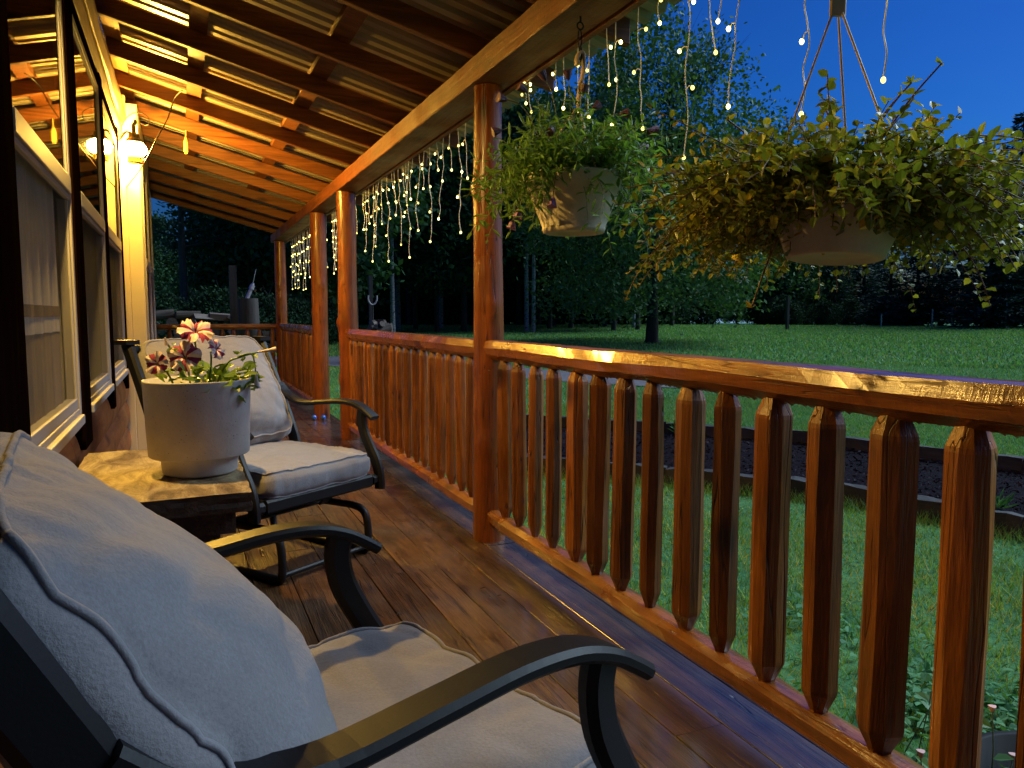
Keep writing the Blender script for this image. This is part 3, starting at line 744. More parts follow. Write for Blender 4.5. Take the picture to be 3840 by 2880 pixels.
mb.tube(smooth_path([(0, 0, .07), (-.02, 0, .12), (-.05, 0, .15), (-.07, 0, .15)]), .008, 8); mb.box((-.085, -.04, .10), (-.066, .04, .20)); mb.box((-.08, -.053, -.09), (.004, -.049, .04)); mb.box((-.08, .075, -.07), (-.01, .079, .03)); mb.build('hood', M_BLACK, lamp2)  # side plates added to keep this lamp's light off the near back cushion
mb = MB(); mb.sphere((0, 0, -.012), .032, 16, 10); mb.build('bulb', emit('hood_glow', (1.0, .60, .13), HOOD_STRENGTH), lamp2)
C0 = Vector((0, 0, 1.05)); sc_ = lambda p, k=1.13: C0+(Vector(p)-C0)*k
loop = [sc_(p) for p in ((-.3, 5.433, 2.165), (-.275, 5.43, 2.241), (-.23, 5.415, 2.289), (-.177, 5.393, 2.299), (-.134, 5.371, 2.27), (-.131, 5.366, 2.232), (-.153, 5.375, 2.222), (-.179, 5.388, 2.237))]
mb = MB(); mb.tube(smooth_path([p-LP for p in loop]), .0036, 6); mb.build('cable', M_BLACK2, lamp)
pts = [(.065, 5.30, 2.437), (.02, 5.452, 2.418), (-.026, 5.595, 2.322), (-.103, 5.75, 2.21), (-.157, 5.899, 2.133), (-.224, 6.053, 2.05), (-.285, 6.15, 1.985), (-.338, 6.23, 1.93)]
mb = MB(); mb.tube(smooth_path(pts), .0042, 6)
tag(mb.build('extension_cord', M_BROWNCORD), 'brown cord drooping from a rafter to the wall beside the lit lantern', 'cord')
mb = MB(); mb.tube(smooth_path([(.096, 6.60, 2.475), (.094, 6.595, 2.44), (.093, 6.59, 2.41)], 4), .004, 6); mb.tube([(.093, 6.59, 2.42), (.093, 6.59, 2.385)], [.006, .017], 8)
mb.tube([(.093, 6.59, 2.385), (.093, 6.59, 2.31)], [.018, .018], 8); mb.tube([(.099, 6.59, 2.31), (.099, 6.59, 2.295)], .004, 5); mb.tube([(.086, 6.59, 2.31), (.086, 6.59, 2.295)], .004, 5)
tag(mb.build('cord_plug', M_PLUG), 'pale yellow cord plug dangling from a rafter', 'plug')

# ------------------------------------------------------------------ icicle lights on the outer beam edge
M_BULBS = [emit('bulb_glow', (1.0, .78, .17), BULB_STRENGTH*k) for k in (.32, .9, 2.2)]
M_WIRE = plain('clear_wire', (.85, .83, .76), .4)
bm_ = MB(); bm_.sphere((0, 0, 0), .0057, 10, 6, 0, (1, 1, 1.25)); bulb_protos = []
LX = 1.428; LZ = 2.07
def icicle(label, y0, y1, strands, dense):
    t = thing('icicle_lights', label, 'string lights', (LX, (y0+y1)/2, LZ), 0, 'icicle lights strung along the beam')
    mb = MB(); n = 40
    mb.tube([(LX+.004*math.sin(i), y0+(y1-y0)*i/n, LZ+.022+.006*math.sin(i*.9)) for i in range(n+1)], .0028, 5)
    mb.build('cord', M_WIRE, t, world=True)
    for (ys, zb) in strands:
        L = LZ-zb; m = max(4, int(L/.05)); pts = [(LX, ys, LZ+.02)]; bl = []
        ox = oy = 0; side = random.choice((-1, 1))
        for i in range(1, m+1):
            ox += random.uniform(-.012, .012); oy += random.uniform(-.019, .019)
            pts.append((LX+ox*.7, ys+oy*.7, LZ-.02-(L-.03)*i/m))
        sp = smooth_path(pts, 3); mb = MB(); mb.tube(sp, .0019, 5)
        nb = max(2, round(L/.135)); bpos = []
        for j in range(nb):
            f = (j+.6)/nb if j < nb-1 else 1.0
            p = sp[min(len(sp)-1, int(f*(len(sp)-1)))]
            if j < nb-1:
                side = -side; q = p+Vector((random.uniform(-.012, .012), side*random.uniform(.018, .036), -random.uniform(.0, .022)))
                mb.tube([p, (p+q)/2+Vector((0, 0, .008)), q], .0018, 5); bpos.append(q)
            else: bpos.append(p+Vector((0, 0, -.006)))
        s_ = mb.build('strand', M_WIRE, t, world=True)
        for q in bpos:
            if len(bulb_protos) < 3: b = bm_.build('bulb', M_BULBS[len(bulb_protos)]); bulb_protos.append(b)
            else: b = random.choice((0, 1, 1, 1, 2)); b = bulb_protos[b].copy(); COL.objects.link(b)
            b.parent = s_; b.location = q
icicle('icicle lights in front of the hanging baskets and open sky', .6, 3.25,
       [(3.19, 1.98), (3.163, 2.061), (3.105, 1.93), (2.859, 1.95), (2.794, 1.86), (2.675, 1.82), (2.584, 1.776), (2.463, 1.86), (2.398, 1.72), (2.253, 1.66), (2.117, 1.97), (1.985, 1.52), (1.893, 1.80), (1.829, 1.877), (1.72, 1.62), (1.60, 1.86), (1.48, 1.53), (1.258, 1.56), (1.05, 1.7), (.85, 1.6)], 0)
secB = [(6.40, 1.75), (6.326, 1.572), (6.2, 1.78), (6.03, 1.468), (5.95, 1.85), (5.864, 1.572), (5.75, 1.73), (5.611, 1.439), (5.48, 1.76), (5.42, 1.85), (5.297, 1.539), (5.19, 1.86), (5.1, 1.78), (5.023, 1.431), (4.93, 1.80), (4.799, 1.583), (4.68, 1.83), (4.565, 1.494), (4.44, 1.9), (4.296, 1.605), (4.18, 1.86), (4.059, 1.496), (3.92, 1.773), (3.75, 1.7), (3.55, 1.6)]
icicle('long icicle lights over the second railing, dark woods behind', 3.35, 6.45, secB, 0)
icicle('few icicle lights in the gap between two close orange posts', 6.58, 7.86, [(7.72, 1.5), (7.55, 1.574), (7.40, 1.7), (7.2, 1.385), (7.0, 1.8), (6.85, 1.52), (6.7, 1.75), (7.62, 1.45), (7.3, 1.6), (7.1, 1.5), (7.78, 1.62)], 0)
icicle('dense icicle lights nearest the far corner post', 8.0, 11.05, [(8.15+i*.185, random.choice((1.36, 1.40, 1.46, 1.5, 1.56, 1.66))) for i in range(16)] + [(8.22+i*.31, random.choice((1.4, 1.5, 1.62))) for i in range(9)], 1)
# ------------------------------------------------------------------ chairs
def rbox(u, v, w, a, b, c, k=6.0):
    m_ = max(abs(u), abs(v), abs(w)); l = (abs(u)**k+abs(v)**k+abs(w)**k)**(1/k)
    s = m_/l if l > 0 else 1
    return Vector((u*s*a, v*s*b, w*s*c))
def cushion(a, b, c, seed, puff, wr, n=30, bend=0.0, k=9):
    """boxy cushion, half sizes a,b,c, thin along w; returns MB plus its two piping loops"""
    mb = MB(); R_ = [-1+2*i/n for i in range(n+1)]; nw = 10; W_ = [-1+2*i/nw for i in range(nw+1)]
    def P(u, v, w):
        p = rbox(u, v, w, a, b, c, k)
        if abs(w) > .6:
            p.z += (puff if w > 0 else -.02)*(1-u*u)*(1-.55*u)*(1-abs(v)**2.5)
        else:
            g = 1-(w/.9)**2
            p.x *= 1+.035*g*(1 if abs(u) > .95 else 0); p.y *= 1+.035*g*(1 if abs(v) > .95 else 0)
        q = Vector((p.x*7, p.y*7, p.z*5+seed))
        edge = max(abs(u), abs(v))
        p += Vector((0, 0, 1))*wr*.6*noise.noise(q)*(1 if w > 0 else -1)
        rad = Vector((p.x*2.2, p.y*16 if abs(u) > abs(v) else p.y*2.2, 3+seed)) if abs(u) > abs(v) else Vector((p.x*16, p.y*2.2, 3+seed))
        p += Vector((math.copysign(1, u) if abs(u) > .99 else 0, math.copysign(1, v) if abs(v) > .99 else 0, 0))*wr*.7*noise.noise(rad)
        p.z += wr*.8*noise.noise(rad)*max(0, edge-.5)*(1 if w > 0 else -1)
        p.z += wr*1.3*(abs(noise.noise(Vector((p.x*6+p.y*3, p.y*5-p.x*9, seed*1.3))))-.25)
        p.z -= bend*max(0, u+.2)**2
        if w > -.9:
            rg = 0
            for (fx, fy, o_) in ((3.2, 7.5, 0), (8, 3.0, 5), (5, 5.5, 9)):
                t_ = 1-abs(noise.noise(Vector((p.x*fx+p.y*1.5, p.y*fy-p.x*1.2, seed*2.3+o_))))*3.2
                rg = max(rg, t_)
            if abs(w) > .6: p.z -= wr*.55*max(0, rg)**3*(.35+.65*edge)*math.copysign(1, w)
            else:
                if abs(u) > .99: p.x -= math.copysign(wr*.5*max(0, rg)**3, u)
                if abs(v) > .99: p.y -= math.copysign(wr*.5*max(0, rg)**3, v)
        return p
    def grid(fn, A, B):
        vs = [fn(x, y) for x in A for y in B]; m = len(B)
        mb.add(vs, [(i*m+j, (i+1)*m+j, (i+1)*m+j+1, i*m+j+1) for i in range(len(A)-1) for j in range(m-1)], 0, True)
    grid(lambda x, y: P(x, y, 1), R_, R_); grid(lambda x, y: P(y, x, -1), R_, R_)
    grid(lambda x, y: P(1, x, y), R_, W_); grid(lambda x, y: P(-1, y if False else x, y), R_[::-1], W_)
    grid(lambda x, y: P(x, 1, y), R_[::-1], W_); grid(lambda x, y: P(x, -1, y), R_, W_)
    loops = []
    for w in (.86, -.86):
        ring = []
        for i in range(n): ring.append((R_[i], -1))
        for i in range(n): ring.append((1, R_[i]))
        for i in range(n): ring.append((-R_[i], 1))
        for i in range(n+1): ring.append((-1, -R_[i]))
        loops.append([P(u, v, w)*1.004 for u, v in ring])
    return mb, loops
def chair(label, loc, rz, seed, twist=0.0, bc_at=(-.675, 0, .70), bw=.315):
    """patio chair: +x is forward, origin on the floor under the front of the seat"""
    t = thing('patio_chair', label, 'chair', loc, rz, 'black metal patio chairs with pale cushions')
    HW = .345
    mb = MB()
    for s in (-1, 1): mb.bar([(-.02, s*.29, .315), (-.30, s*.29, .31), (-.54, s*.29, .30)], .03, .055)
    mb.bar([(-.015, -.29, .315), (-.015, .29, .315)], .03, .055, side=(1, 0, 0)); mb.bar([(-.53, -.29, .30), (-.53, .29, .30)], .03, .05, side=(1, 0, 0))
    for i in range(1, 6): mb.bar([(-.02, -.29+.58*i/6, .322), (-.3, -.29+.58*i/6, .312), (-.53, -.29+.58*i/6, .305)], .045, .004)
    mb.build('seat_frame', M_BLACK, t)
    mb = MB()
    for s in (-1, 1):
        mb.bar(smooth_path([(-.50, s*.345, .27), (-.57, s*.345, .47), (-.67, s*.345, .68), (-.80, s*.345, .93)], 5), .035, .06)
        mb.box((-.85, s*.345-.03, .925), (-.755, s*.345+.03, .945))
    mb.bar([(-.80, -.345, .90), (-.80, .345, .90)], .05, .03, side=(.4, 0, -.9)); mb.bar([(-.585, -.30, .50), (-.585, .30, .50)], .05, .03, side=(.4, 0, -.9))
    for i in range(1, 8): mb.bar([(-.59, -.30+.6*i/8, .50), (-.70, -.30+.6*i/8, .72), (-.81, -.30+.6*i/8, .90)], .022, .008)
    mb.build('back_frame', M_BLACK, t)
    for s in (-1, 1):
        y = s*HW; mb = MB()
        mb.bar(smooth_path([(-.035, y, .588), (-.065, y, .608), (-.105, y, .630), (-.165, y, .648), (-.25, y, .652), (-.36, y, .642), (-.48, y, .632), (-.56, y, .645), (-.62, y, .675), (-.665, y, .715)], 4), .055, .022)
        mb.bar(smooth_path([(-.105, y, .635), (-.115, y, .59), (-.105, y, .53), (-.07, y, .46), (-.03, y, .39), (-.012, y, .33), (-.01, y, .27)], 4), .035, .05)
        mb.bar([(-.02, y-s*.045, .315), (-.02, y, .315)], .04, .045, side=(1, 0, 0)); mb.bar([(-.655, y-s*.035, .70), (-.655, y, .70)], .04, .03, side=(1, 0, 0))
        mb.build('arm', M_BLACK, t)
    for s in (-1, 1):
        y = s*.24; mb = MB()
        mb.tube(smooth_path([(-.34, y, .20), (-.18, y, .205), (-.06, y, .205), (-.005, y, .18), (.012, y, .12), (.012, y, .04), (.0, y, .018), (-.05, y, .016), (-.55, y, .016), (-.60, y, .03), (-.61, y, .08), (-.59, y, .16), (-.5, y, .2), (-.34, y, .20)], 5), .0165, 10)
        mb.build('runner', M_BLACK, t)
    mb = MB(); mb.bar([(-.30, -.24, .20), (-.30, .24, .20)], .1, .012, side=(1, 0, 0)); mb.bar([(-.012+.01, -.24, .03), (.002, .24, .03)], .02, .02, side=(1, 0, 0))
    for s in (-1, 1):
        mb.bar(smooth_path([(-.22, s*.2, .205), (-.19, s*.2, .24), (-.2, s*.2, .29)], 4), .06, .012)
        mb.bar(smooth_path([(-.38, s*.2, .205), (-.41, s*.2, .24), (-.4, s*.2, .29)], 4), .06, .012)
    mb.build('spring_base', M_BLACK, t)
    mb, lp = cushion(.285, .30, .062, seed, .016, .009, 50)
    sc = mb.build('seat_cushion', M_FAB, t, weld=True); sc.location = (-.285, 0, .395)
    for L in lp:
        q = MB(); q.tube(L, .0042, 6, cap=False); q.build('piping', M_FAB, sc)
    mb, lp = cushion(.275, bw, .066, seed+9, .090, .012, 60, .002, 6.5)
    bc = mb.build('back_cushion', M_FAB, t, weld=True)
    # cushion local x runs up the back, z points forward
    up = Vector((-.53, 0, .848)).normalized(); fw = Vector((.848, 0, .53)).normalized(); sd = fw.cross(up)
    bc.matrix_local = Matrix.Translation(Vector(bc_at)) @ Matrix.Rotation(twist, 4, 'Z') @ Matrix((up, sd, fw)).transposed().to_4x4()
    for L in lp:
        q = MB(); q.tube(L, .0044, 6, cap=False); q.build('piping', M_FAB, bc)
    return t
chair('patio chair nearest the camera, its tall back cushion filling the lower left', (.474, 1.17, 0), math.atan2(.287, .958), 1, -.156, (-.586, -.074, .655), .284)
chair('farther patio chair turned towards the camera behind the white planter', (.525, 3.175, 0), math.atan2(-.829, .559), 40)

# ------------------------------------------------------------------ side table, planter
TZ = .548
tab = thing('side_table', 'weathered wooden side table against the wall holding the white planter', 'table', (-.07, 2.75, 0))
mb = MB(); nx, ny = 14, 26; x0, x1, y0, y1 = -.325, .172, 2.27, 3.16
def tj(i, j, z):
    e = (i in (0, nx)) or (j in (0, ny)); x = x0+(x1-x0)*i/nx; y = y0+(y1-y0)*j/ny
    if e: x += .006*noise.noise(Vector((x*30, y*30, z*60))); y += .006*noise.noise(Vector((x*30, y*30, 5+z*60)))
    return (x, y, z+.003*noise.noise(Vector((x*9, y*9, z))))
top = [tj(i, j, TZ) for i in range(nx+1) for j in range(ny+1)]; bot = [tj(i, j, TZ-.055) for i in range(nx+1) for j in range(ny+1)]
k = ny+1; mb.add(top, [(i*k+j, (i+1)*k+j, (i+1)*k+j+1, i*k+j+1) for i in range(nx) for j in range(ny)], 0)
mb.add(bot, [(i*k+j, i*k+j+1, (i+1)*k+j+1, (i+1)*k+j) for i in range(nx) for j in range(ny)], 1)
ring = [(i, 0) for i in range(nx)]+[(nx, j) for j in range(ny)]+[(nx-i, ny) for i in range(nx)]+[(0, ny-j) for j in range(ny)]
lay = [TZ-.055+.055*q/4 for q in range(5)]; vs = []
for q, z in enumerate(lay):
    for (i, j) in ring:
        p = tj(i, j, TZ if q == 4 else z); o_ = 0 if q in (0, 4) else .006*noise.noise(Vector((p[0]*14, p[1]*14, q*7.7)))
        vs.append((p[0]+o_*(1 if i == nx else -1 if i == 0 else 0), p[1]+o_*(1 if j == ny else -1 if j == 0 else 0), p[2] if q == 4 else z))
n = len(ring); mb.add(vs, [(q*n+i, q*n+(i+1) % n, (q+1)*n+(i+1) % n, (q+1)*n+i) for q in range(4) for i in range(n)], 1)
mb.build('tabletop', [M_TABLE, M_DARKWOOD], tab, world=True)
mb = MB(); mb.box((-.29, 2.33, TZ-.13), (.13, 2.36, TZ-.056)); mb.box((-.29, 3.07, TZ-.13), (.13, 3.10, TZ-.056)); mb.box((-.29, 2.361, TZ-.13), (-.262, 3.069, TZ-.056)); mb.box((.102, 2.361, TZ-.13), (.13, 3.069, TZ-.056))
mb.build('apron', M_DARKWOOD, tab, world=True)
for (lx, ly) in ((-.25, 2.42), (.06, 2.42), (-.25, 3.0), (.06, 3.0)):
    mb = MB(); mb.box((lx-.03, ly-.03, .001), (lx+.03, ly+.03, TZ-.058)); bevel(mb.build('leg', M_DARKWOOD, tab, world=True), .004)
PC = Vector((.045, 2.62, TZ+.004))
plant = thing('white_planter', 'speckled white round planter on the weathered side table', 'planter', PC)
mb = MB(); mb.lathe([(.001, 0), (.105, 0), (.112, .006), (.117, .052), (.119, .056), (.146, .058), (.151, .062), (.160, .292), (.1605, .297), (.1565, .297), (.152, .25), (.145, .24), (.001, .24)], 64)
mb.build('pot', M_POT, plant)
mb = MB(); mb.lathe([(.151, .244), (.1, .25), (.001, .252)], 32); mb.build('soil', M_SOIL, plant)
pet = thing('petunia', 'striped crimson and cream petunia growing in the white planter', 'plant', PC+Vector((0, 0, .245)))
PS = .84
M_PLEAF = leaf('petunia_leaf', (.06, .13, .03), (.15, .25, .06), .4, .25)
n = 110; a = rng.uniform(0, 2*np.pi, n); r = .13*np.sqrt(rng.uniform(0, 1, n))
P = np.column_stack([r*np.cos(a)+.035, r*np.sin(a), rng.uniform(.0, .085, n)]); D = np.column_stack([np.cos(a), np.sin(a), rng.uniform(-.1, .9, n)])+rdir(n)*.5
N = rdir(n)*.6; N[:, 2] += 1
V, F = leaves6(P, D, N, rng.uniform(.03, .055, n), rng.uniform(.026, .042, n)); mesh_np('foliage', V, F, M_PLEAF, pet)
m_c = plain('petal_cream', (.80, .64, .62), .7, var=.25, vscale=60); m_r = plain('petal_crimson', (.30, .015, .09), .7, var=.4, vscale=60); m_y = plain('petal_throat', (.35, .38, .08), .6)
def petunia(c, d, s, nm='flower'):
    d = Vector(d).normalized(); u = d.orthogonal().normalized(); w = d.cross(u); n = 60
    rings = [(0.0, -.55, 0), (.10, -.3, 0), (.16, -.05, 0), (.42, .06, .3), (.72, .07, .7), (1.0, .0, 1)]
    vs = []; 
    for (r, h, lobe) in rings:
        for k in range(n):
            a = 2*math.pi*k/n; lf = .5+.5*math.cos(5*a)
            rr = r*(1-.16*lobe*(1-lf)**2); hh = h+lobe*(.13*math.sin(11*a+r*3+c[0]*60)*.8+.1*math.sin(23*a)+.10*math.cos(5*a)-.05+.04*noise.noise(Vector((a*6, r*3, c[0]*50))))
            vs.append(Vector(c)+s*(u*rr*math.cos(a)+w*rr*math.sin(a)+d*hh))
    mb = MB()
    for i in range(len(rings)-1):
        for k in range(n):
            a = 2*math.pi*(k+.5)/n; lf = math.cos(5*a)
            wdt = -.05+.35*math.sin(i*1.9+c[0]*40)*.5-.25*(i/4-.4)+.5*noise.noise(Vector((a*2.5, c[1]*30, i*.7)))
            mi = 2 if i < 1 else (0 if lf > wdt else 1)
            mb.f.append((i*n+k, i*n+(k+1) % n, (i+1)*n+(k+1) % n, (i+1)*n+k)); mb.mi.append(mi); mb.sm.append(True)
    mb.v = [tuple(p) for p in vs]
    return mb
st = MB()
for (c, d, s) in (((-.035, -.03, .125), (-.15, -.85, .35), .062), ((.0, -.02, .205), (.1, -.62, .78), .066), ((-.115, -.03, .105), (-.45, -.85, .1), .046), ((.062, .03, .145), (.75, -.5, .35), .045)):
    petunia(c, d, s*PS).build('flower', [m_c, m_r, m_y], pet)
    e = Vector(c)-Vector(d).normalized()*s*.5; st.tube(smooth_path([(c[0]*.5, c[1]*.5+.03, 0), (c[0]*.7, c[1]*.7+.03, c[2]*.6), e], 4), [.003]*9, 6)
for pp in (((.05, .0, .02), (.09, -.02, .10), (.13, -.03, .12), (.185, -.02, .135)), ((.12, -.03, .12), (.16, -.04, .13), (.17, -.05, .10), (.172, -.06, .06)), ((-.04, .0, .05), (-.07, -.01, .14), (-.085, -.02, .17)), ((.08, .02, .02), (.11, .0, .06), (.15, -.02, .07))):
    q = smooth_path(pp, 5); st.tube(q, [.0035-.0012*i/len(q) for i in range(len(q))], 6)
st.build('stem', M_PLEAF, pet)
for bt in (([(.18, -.02, .134), (.20, -.021, .137), (.225, -.022, .141), (.24, -.022, .143)], [.002, .004, .006, .009]), ([(.172, -.06, .075), (.173, -.062, .05), (.174, -.064, .02)], [.003, .005, .011]), ([(-.085, -.02, .16), (-.088, -.022, .185)], [.006, .002])):
    bd = MB(); bd.tube(*bt, 8); bd.build('bud', [m_c], pet)
n = 16; P = np.array([(.15, -.03, .13)]*6+[(-.075, -.015, .15)]*6+[(.12, -.02, .07)]*4)+rng.normal(0, .012, (n, 3)); V, F = leaves6(P, rdir(n), rdir(n), rng.uniform(.018, .03, n), rng.uniform(.01, .018, n)); mesh_np('sprig', V, F, M_PLEAF, pet)

# ------------------------------------------------------------------ hanging baskets
M_OST = leaf('daisy_leaf', (.06, .14, .03), (.16, .30, .07), .45, .3)
M_POR = leaf('trailing_leaf', (.09, .13, .02), (.24, .27, .045), .42, .3, c3=(.46, .38, .06))
M_STEM = plain('plant_stem', (.12, .14, .05), .6); M_STEM2 = plain('reddish_stem', (.16, .08, .04), .6)
m_bud = plain('dusky_bud', (.09, .03, .055), .6); m_bud2 = plain('lilac_bud', (.30, .13, .30), .6); m_yel = plain('yellow_flower', (.72, .50, .03), .5); m_pk = plain('pink_flower', (.45, .03, .12), .5)
HK = Vector((1.30, 2.42, ZB))
hook = thing('ceiling_hook', 'dark metal hook under the beam holding the round beige basket', 'hook', HK)
mb = MB(); mb.tube([(0, 0, 0), (0, 0, -.02)], .004, 8); mb.tube([(.012*math.cos(a), 0, -.032+.012*math.sin(a)) for a in np.linspace(0, 6.28, 16)], .003, 6)
mb.tube([(.009*math.cos(a)*.8, .002, -.075+.032*math.sin(a)) for a in np.linspace(0, 6.28, 18)], .0028, 6); mb.tube([(.002, .009*math.cos(a)*.8, -.125+.026*math.sin(a)) for a in np.linspace(0, 6.28, 18)], .0028, 6)
mb.build('chain', M_BLACK, hook)
B1 = Vector((1.272, 2.405, 1.333))
bk = thing('hanging_basket', 'round beige hanging basket below the chain hook', 'hanging basket', B1)
mb = MB(); mb.lathe([(.001, .012), (.070, .012), (.076, .0), (.088, .0), (.095, .004), (.098, .018), (.097, .022), (.105, .05), (.128, .12), (.137, .155), (.142, .158), (.148, .205), (.152, .212), (.147, .215), (.138, .19), (.001, .185)], 48)
bo = mb.build('pot', M_HPOT, bk); bo.scale = (1.13, 1.13, .92)
top = HK+Vector((0, 0, -.135))-B1; mb = MB(); kn = top+Vector((-.005, 0, -.165))
mb.bar(smooth_path([kn, kn+Vector((.004, 0, .05)), kn+Vector((.018, 0, .12)), top+Vector((.012, 0, .008)), top+Vector((0, 0, .014)), top+Vector((-.012, 0, -.004)), top+Vector((-.012, 0, -.03))], 5), .022, .011, side=(0, 1, 0))
mb.tube([kn+Vector((0, 0, .03)), kn+Vector((0, 0, -.01))], [.009, .007], 8)
for k in range(3):
    a = 2*math.pi*k/3+.5; mb.tube([kn, Vector((.16*math.cos(a), .16*math.sin(a), .19))], .0042, 6)
mb.build('hanger', M_HANGER, bk)
def stems(n, r0, rl, droop, up, thick, seed, base=.19, nseg=9, squash=(1, 1)):
    rs = random.Random(seed); out = []
    for i in range(n):
        a = rs.uniform(0, 6.283); q = r0*math.sqrt(rs.random()); L = rs.uniform(*rl)
        el = rs.uniform(*up); p = Vector((q*math.cos(a), q*math.sin(a), base)); d = Vector((math.cos(a)*math.cos(el)*squash[0], math.sin(a)*math.cos(el)*squash[1], math.sin(el)))
        pts = [p]; dr = rs.uniform(*droop)
        for k in range(nseg):
            d = (d+Vector((rs.uniform(-.16, .16), rs.uniform(-.16, .16), -dr/nseg*2+rs.uniform(-.08, .1)))).normalized(); p = p+d*L/nseg; pts.append(p)
        out.append(pts)
    return out
def foliage(parent, sts, per, Lr, Wr, mt, mst, th, spread=.9):
    mb = MB(); P = []; D = []
    for pts in sts:
        mb.tube(pts, [th*(1-.5*i/len(pts)) for i in range(len(pts))], 4, cap=False)
        m = len(pts)-1
        for k in range(per):
            f = (k+.5)/per*m; i = min(int(f), m-1); q = pts[i].lerp(pts[i+1], f-i); t = (pts[i+1]-pts[i]).normalized()
            s = t.orthogonal(); s.rotate(Matrix.Rotation(k*2.4+random.random(), 3, t)); P.append(q); D.append(t*.5+s*spread)
    mb.build('stems', mst, parent)
    P = np.array(P); D = np.array(D); n = len(P); N = rdir(n)*.5; N[:, 2] += 1
    V, F = leaves6(P, D, N, rng.uniform(*Lr, n), rng.uniform(*Wr, n)); return mesh_np('foliage', V, F, mt, parent)
daisy = thing('daisy_plant', 'bushy green plant with closed dusky purple daisies in the round beige basket', 'plant', B1)
s1 = stems(170, .12, (.12, .27), (.05, .4), (.3, 1.45), .002, 5) + stems(110, .13, (.18, .36), (.2, .9), (-.05, .8), .002, 6) + stems(26, .14, (.2, .36), (.8, 1.5), (-.1, .4), .002, 8)
foliage(daisy, s1, 15, (.026, .056), (.008, .016), M_OST, M_STEM, .0016)
def budm(c, d, s, mm, parent, nm='flower'):
    d = Vector(d).normalized(); mb = MB(); mb.tube([Vector(c), Vector(c)+d*s*.3, Vector(c)+d*s*.8, Vector(c)+d*s*1.25], [s*.16, s*.34, s*.48, s*.6], 9, sm=False, rfun=lambda i, k: 1+.25*(k % 3 == 0)*(i > 1)); mb.build(nm, mm, parent)
rs = random.Random(4); mb = MB()
dirs = [(-.26, -.02, .22), (-.25, .05, .14), (-.05, -.05, .30), (-.1, .02, .31), (.02, -.02, .27), (.09, .03, .24), (.13, -.08, .2), (.22, -.1, .15), (.25, -.02, .12), (.29, .03, .05), (.27, -.05, .17), (-.18, .0, .26), (-.12, -.08, .13), (-.14, -.12, -.10), (-.22, -.03, -.13), (-.22, .02, -.16), (.21, -.06, .10)]
for i, d in enumerate(dirs):
    e = Vector(d)+Vector((0, 0, .2)); b0 = Vector((d[0]*.3, d[1]*.3, .2)); mid = b0.lerp(e, .6)+Vector((0, 0, .06 if d[2] > 0 else .1)); q = smooth_path([b0, mid, e], 5); mb.tube(q, .0017, 5)
    budm(e, q[-1]-q[-2], .026, m_bud if i < 13 else m_bud2, daisy)
mb.build('flower_stems', M_STEM, daisy)
# second, nearer basket
B2 = Vector((1.255, 1.215, 1.165))
bk2 = thing('hanging_basket', 'tilted beige basket bowl nearest the camera, half hidden under trailing leaves', 'hanging basket', B2)
mb = MB(); TM = Matrix.Rotation(R(5), 4, Vector((-.39, .92, 0)))
mb.lathe([(.001, .012), (.078, .01), (.088, 0), (.096, .003), (.099, .012), (.118, .06), (.138, .115), (.15, .12), (.152, .14), (.146, .142), (.135, .12), (.001, .115)], 48, M=TM); mb.build('pot', M_HPOT, bk2)
top2 = Vector((.045, .06, .515)); mb = MB()
mb.bar([top2+Vector((0, 0, .075)), top2+Vector((0, 0, .04)), top2], .034, .010, side=(.92, -.39, 0)); 
for k in range(3):
    a = 2*math.pi*k/3+2.7; mb.tube([top2+Vector((.012*math.cos(a), .012*math.sin(a), .002)), TM @ Vector((.146*math.cos(a), .146*math.sin(a), .138))], .0028, 6)
mb.tube([top2+Vector((0, 0, .07)), top2+Vector((-.01, 0, .2)), top2+Vector((0, 0, .36))], .005, 6)
mb.build('hanger', M_HANGER, bk2)
trail = thing('trailing_plant', 'dense trailing plant with small round leaves and yellow blooms spilling from the nearest basket', 'plant', B2)
s2 = stems(330, .145, (.07, .17), (.1, .4), (.25, 1.4), .002, 15, .125) + stems(200, .15, (.08, .15), (1.2, 2.2), (-.2, .3), .002, 25, .135) + stems(640, .145, (.17, .34), (.35, .9), (-.05, .7), .002, 16, .13) + stems(150, .145, (.27, .41), (.5, 1.0), (-.05, .35), .002, 18, .13)
s2 = [p for p in s2 if not (min(v.z for v in p) < .04 and p[-1].dot(Vector((-.72, -.69, 0))) > .08)]
s2 = [p for p in s2 if min(v.z for v in p) > -.03 or random.random() < .12]
foliage(trail, s2, 23, (.013, .026), (.010, .018), M_POR, M_STEM2, .0017)
rs = random.Random(9)
for i in range(26):
    p = rs.choice(s2); c = p[-1] if i % 3 else p[-3]; d = (p[-1]-p[-2]); budm(c, d, rs.uniform(.014, .020), m_yel, trail)
for (c) in ((-.05, -.02, .24), (.33, -.12, .06), (.28, -.14, .14)): budm(c, (.4, -.5, .6), .014, m_pk, trail)
mb = MB()
for (b0, e) in (((.08, 0, .2), (.2, -.07, .40)), ((.06, .02, .2), (.14, -.05, .36)), ((.0, .0, .2), (-.02, .02, .31)), ((-.1, .03, .15), (-.22, .08, .28)), ((.02, -.05, .2), (.1, -.06, .33)), ((.1, -.05, .1), (.33, -.15, .03)), ((-.12, .02, .06), (-.17, .05, -.10))):
    q = smooth_path([b0, Vector(b0).lerp(Vector(e), .5)+Vector((.0, 0, .015)), e], 4); mb = MB(); mb.tube(q, .002, 5); mb.build('long_stem', M_STEM2, trail)
    n = 5; P = np.array([q[-1]]*n); D = rdir(n); D[:, 2] = np.abs(D[:, 2]); V, F = leaves6(P, D, rdir(n), rng.uniform(.012, .022, n), rng.uniform(.006, .010, n)); mesh_np('sprig', V, F, M_POR, trail)

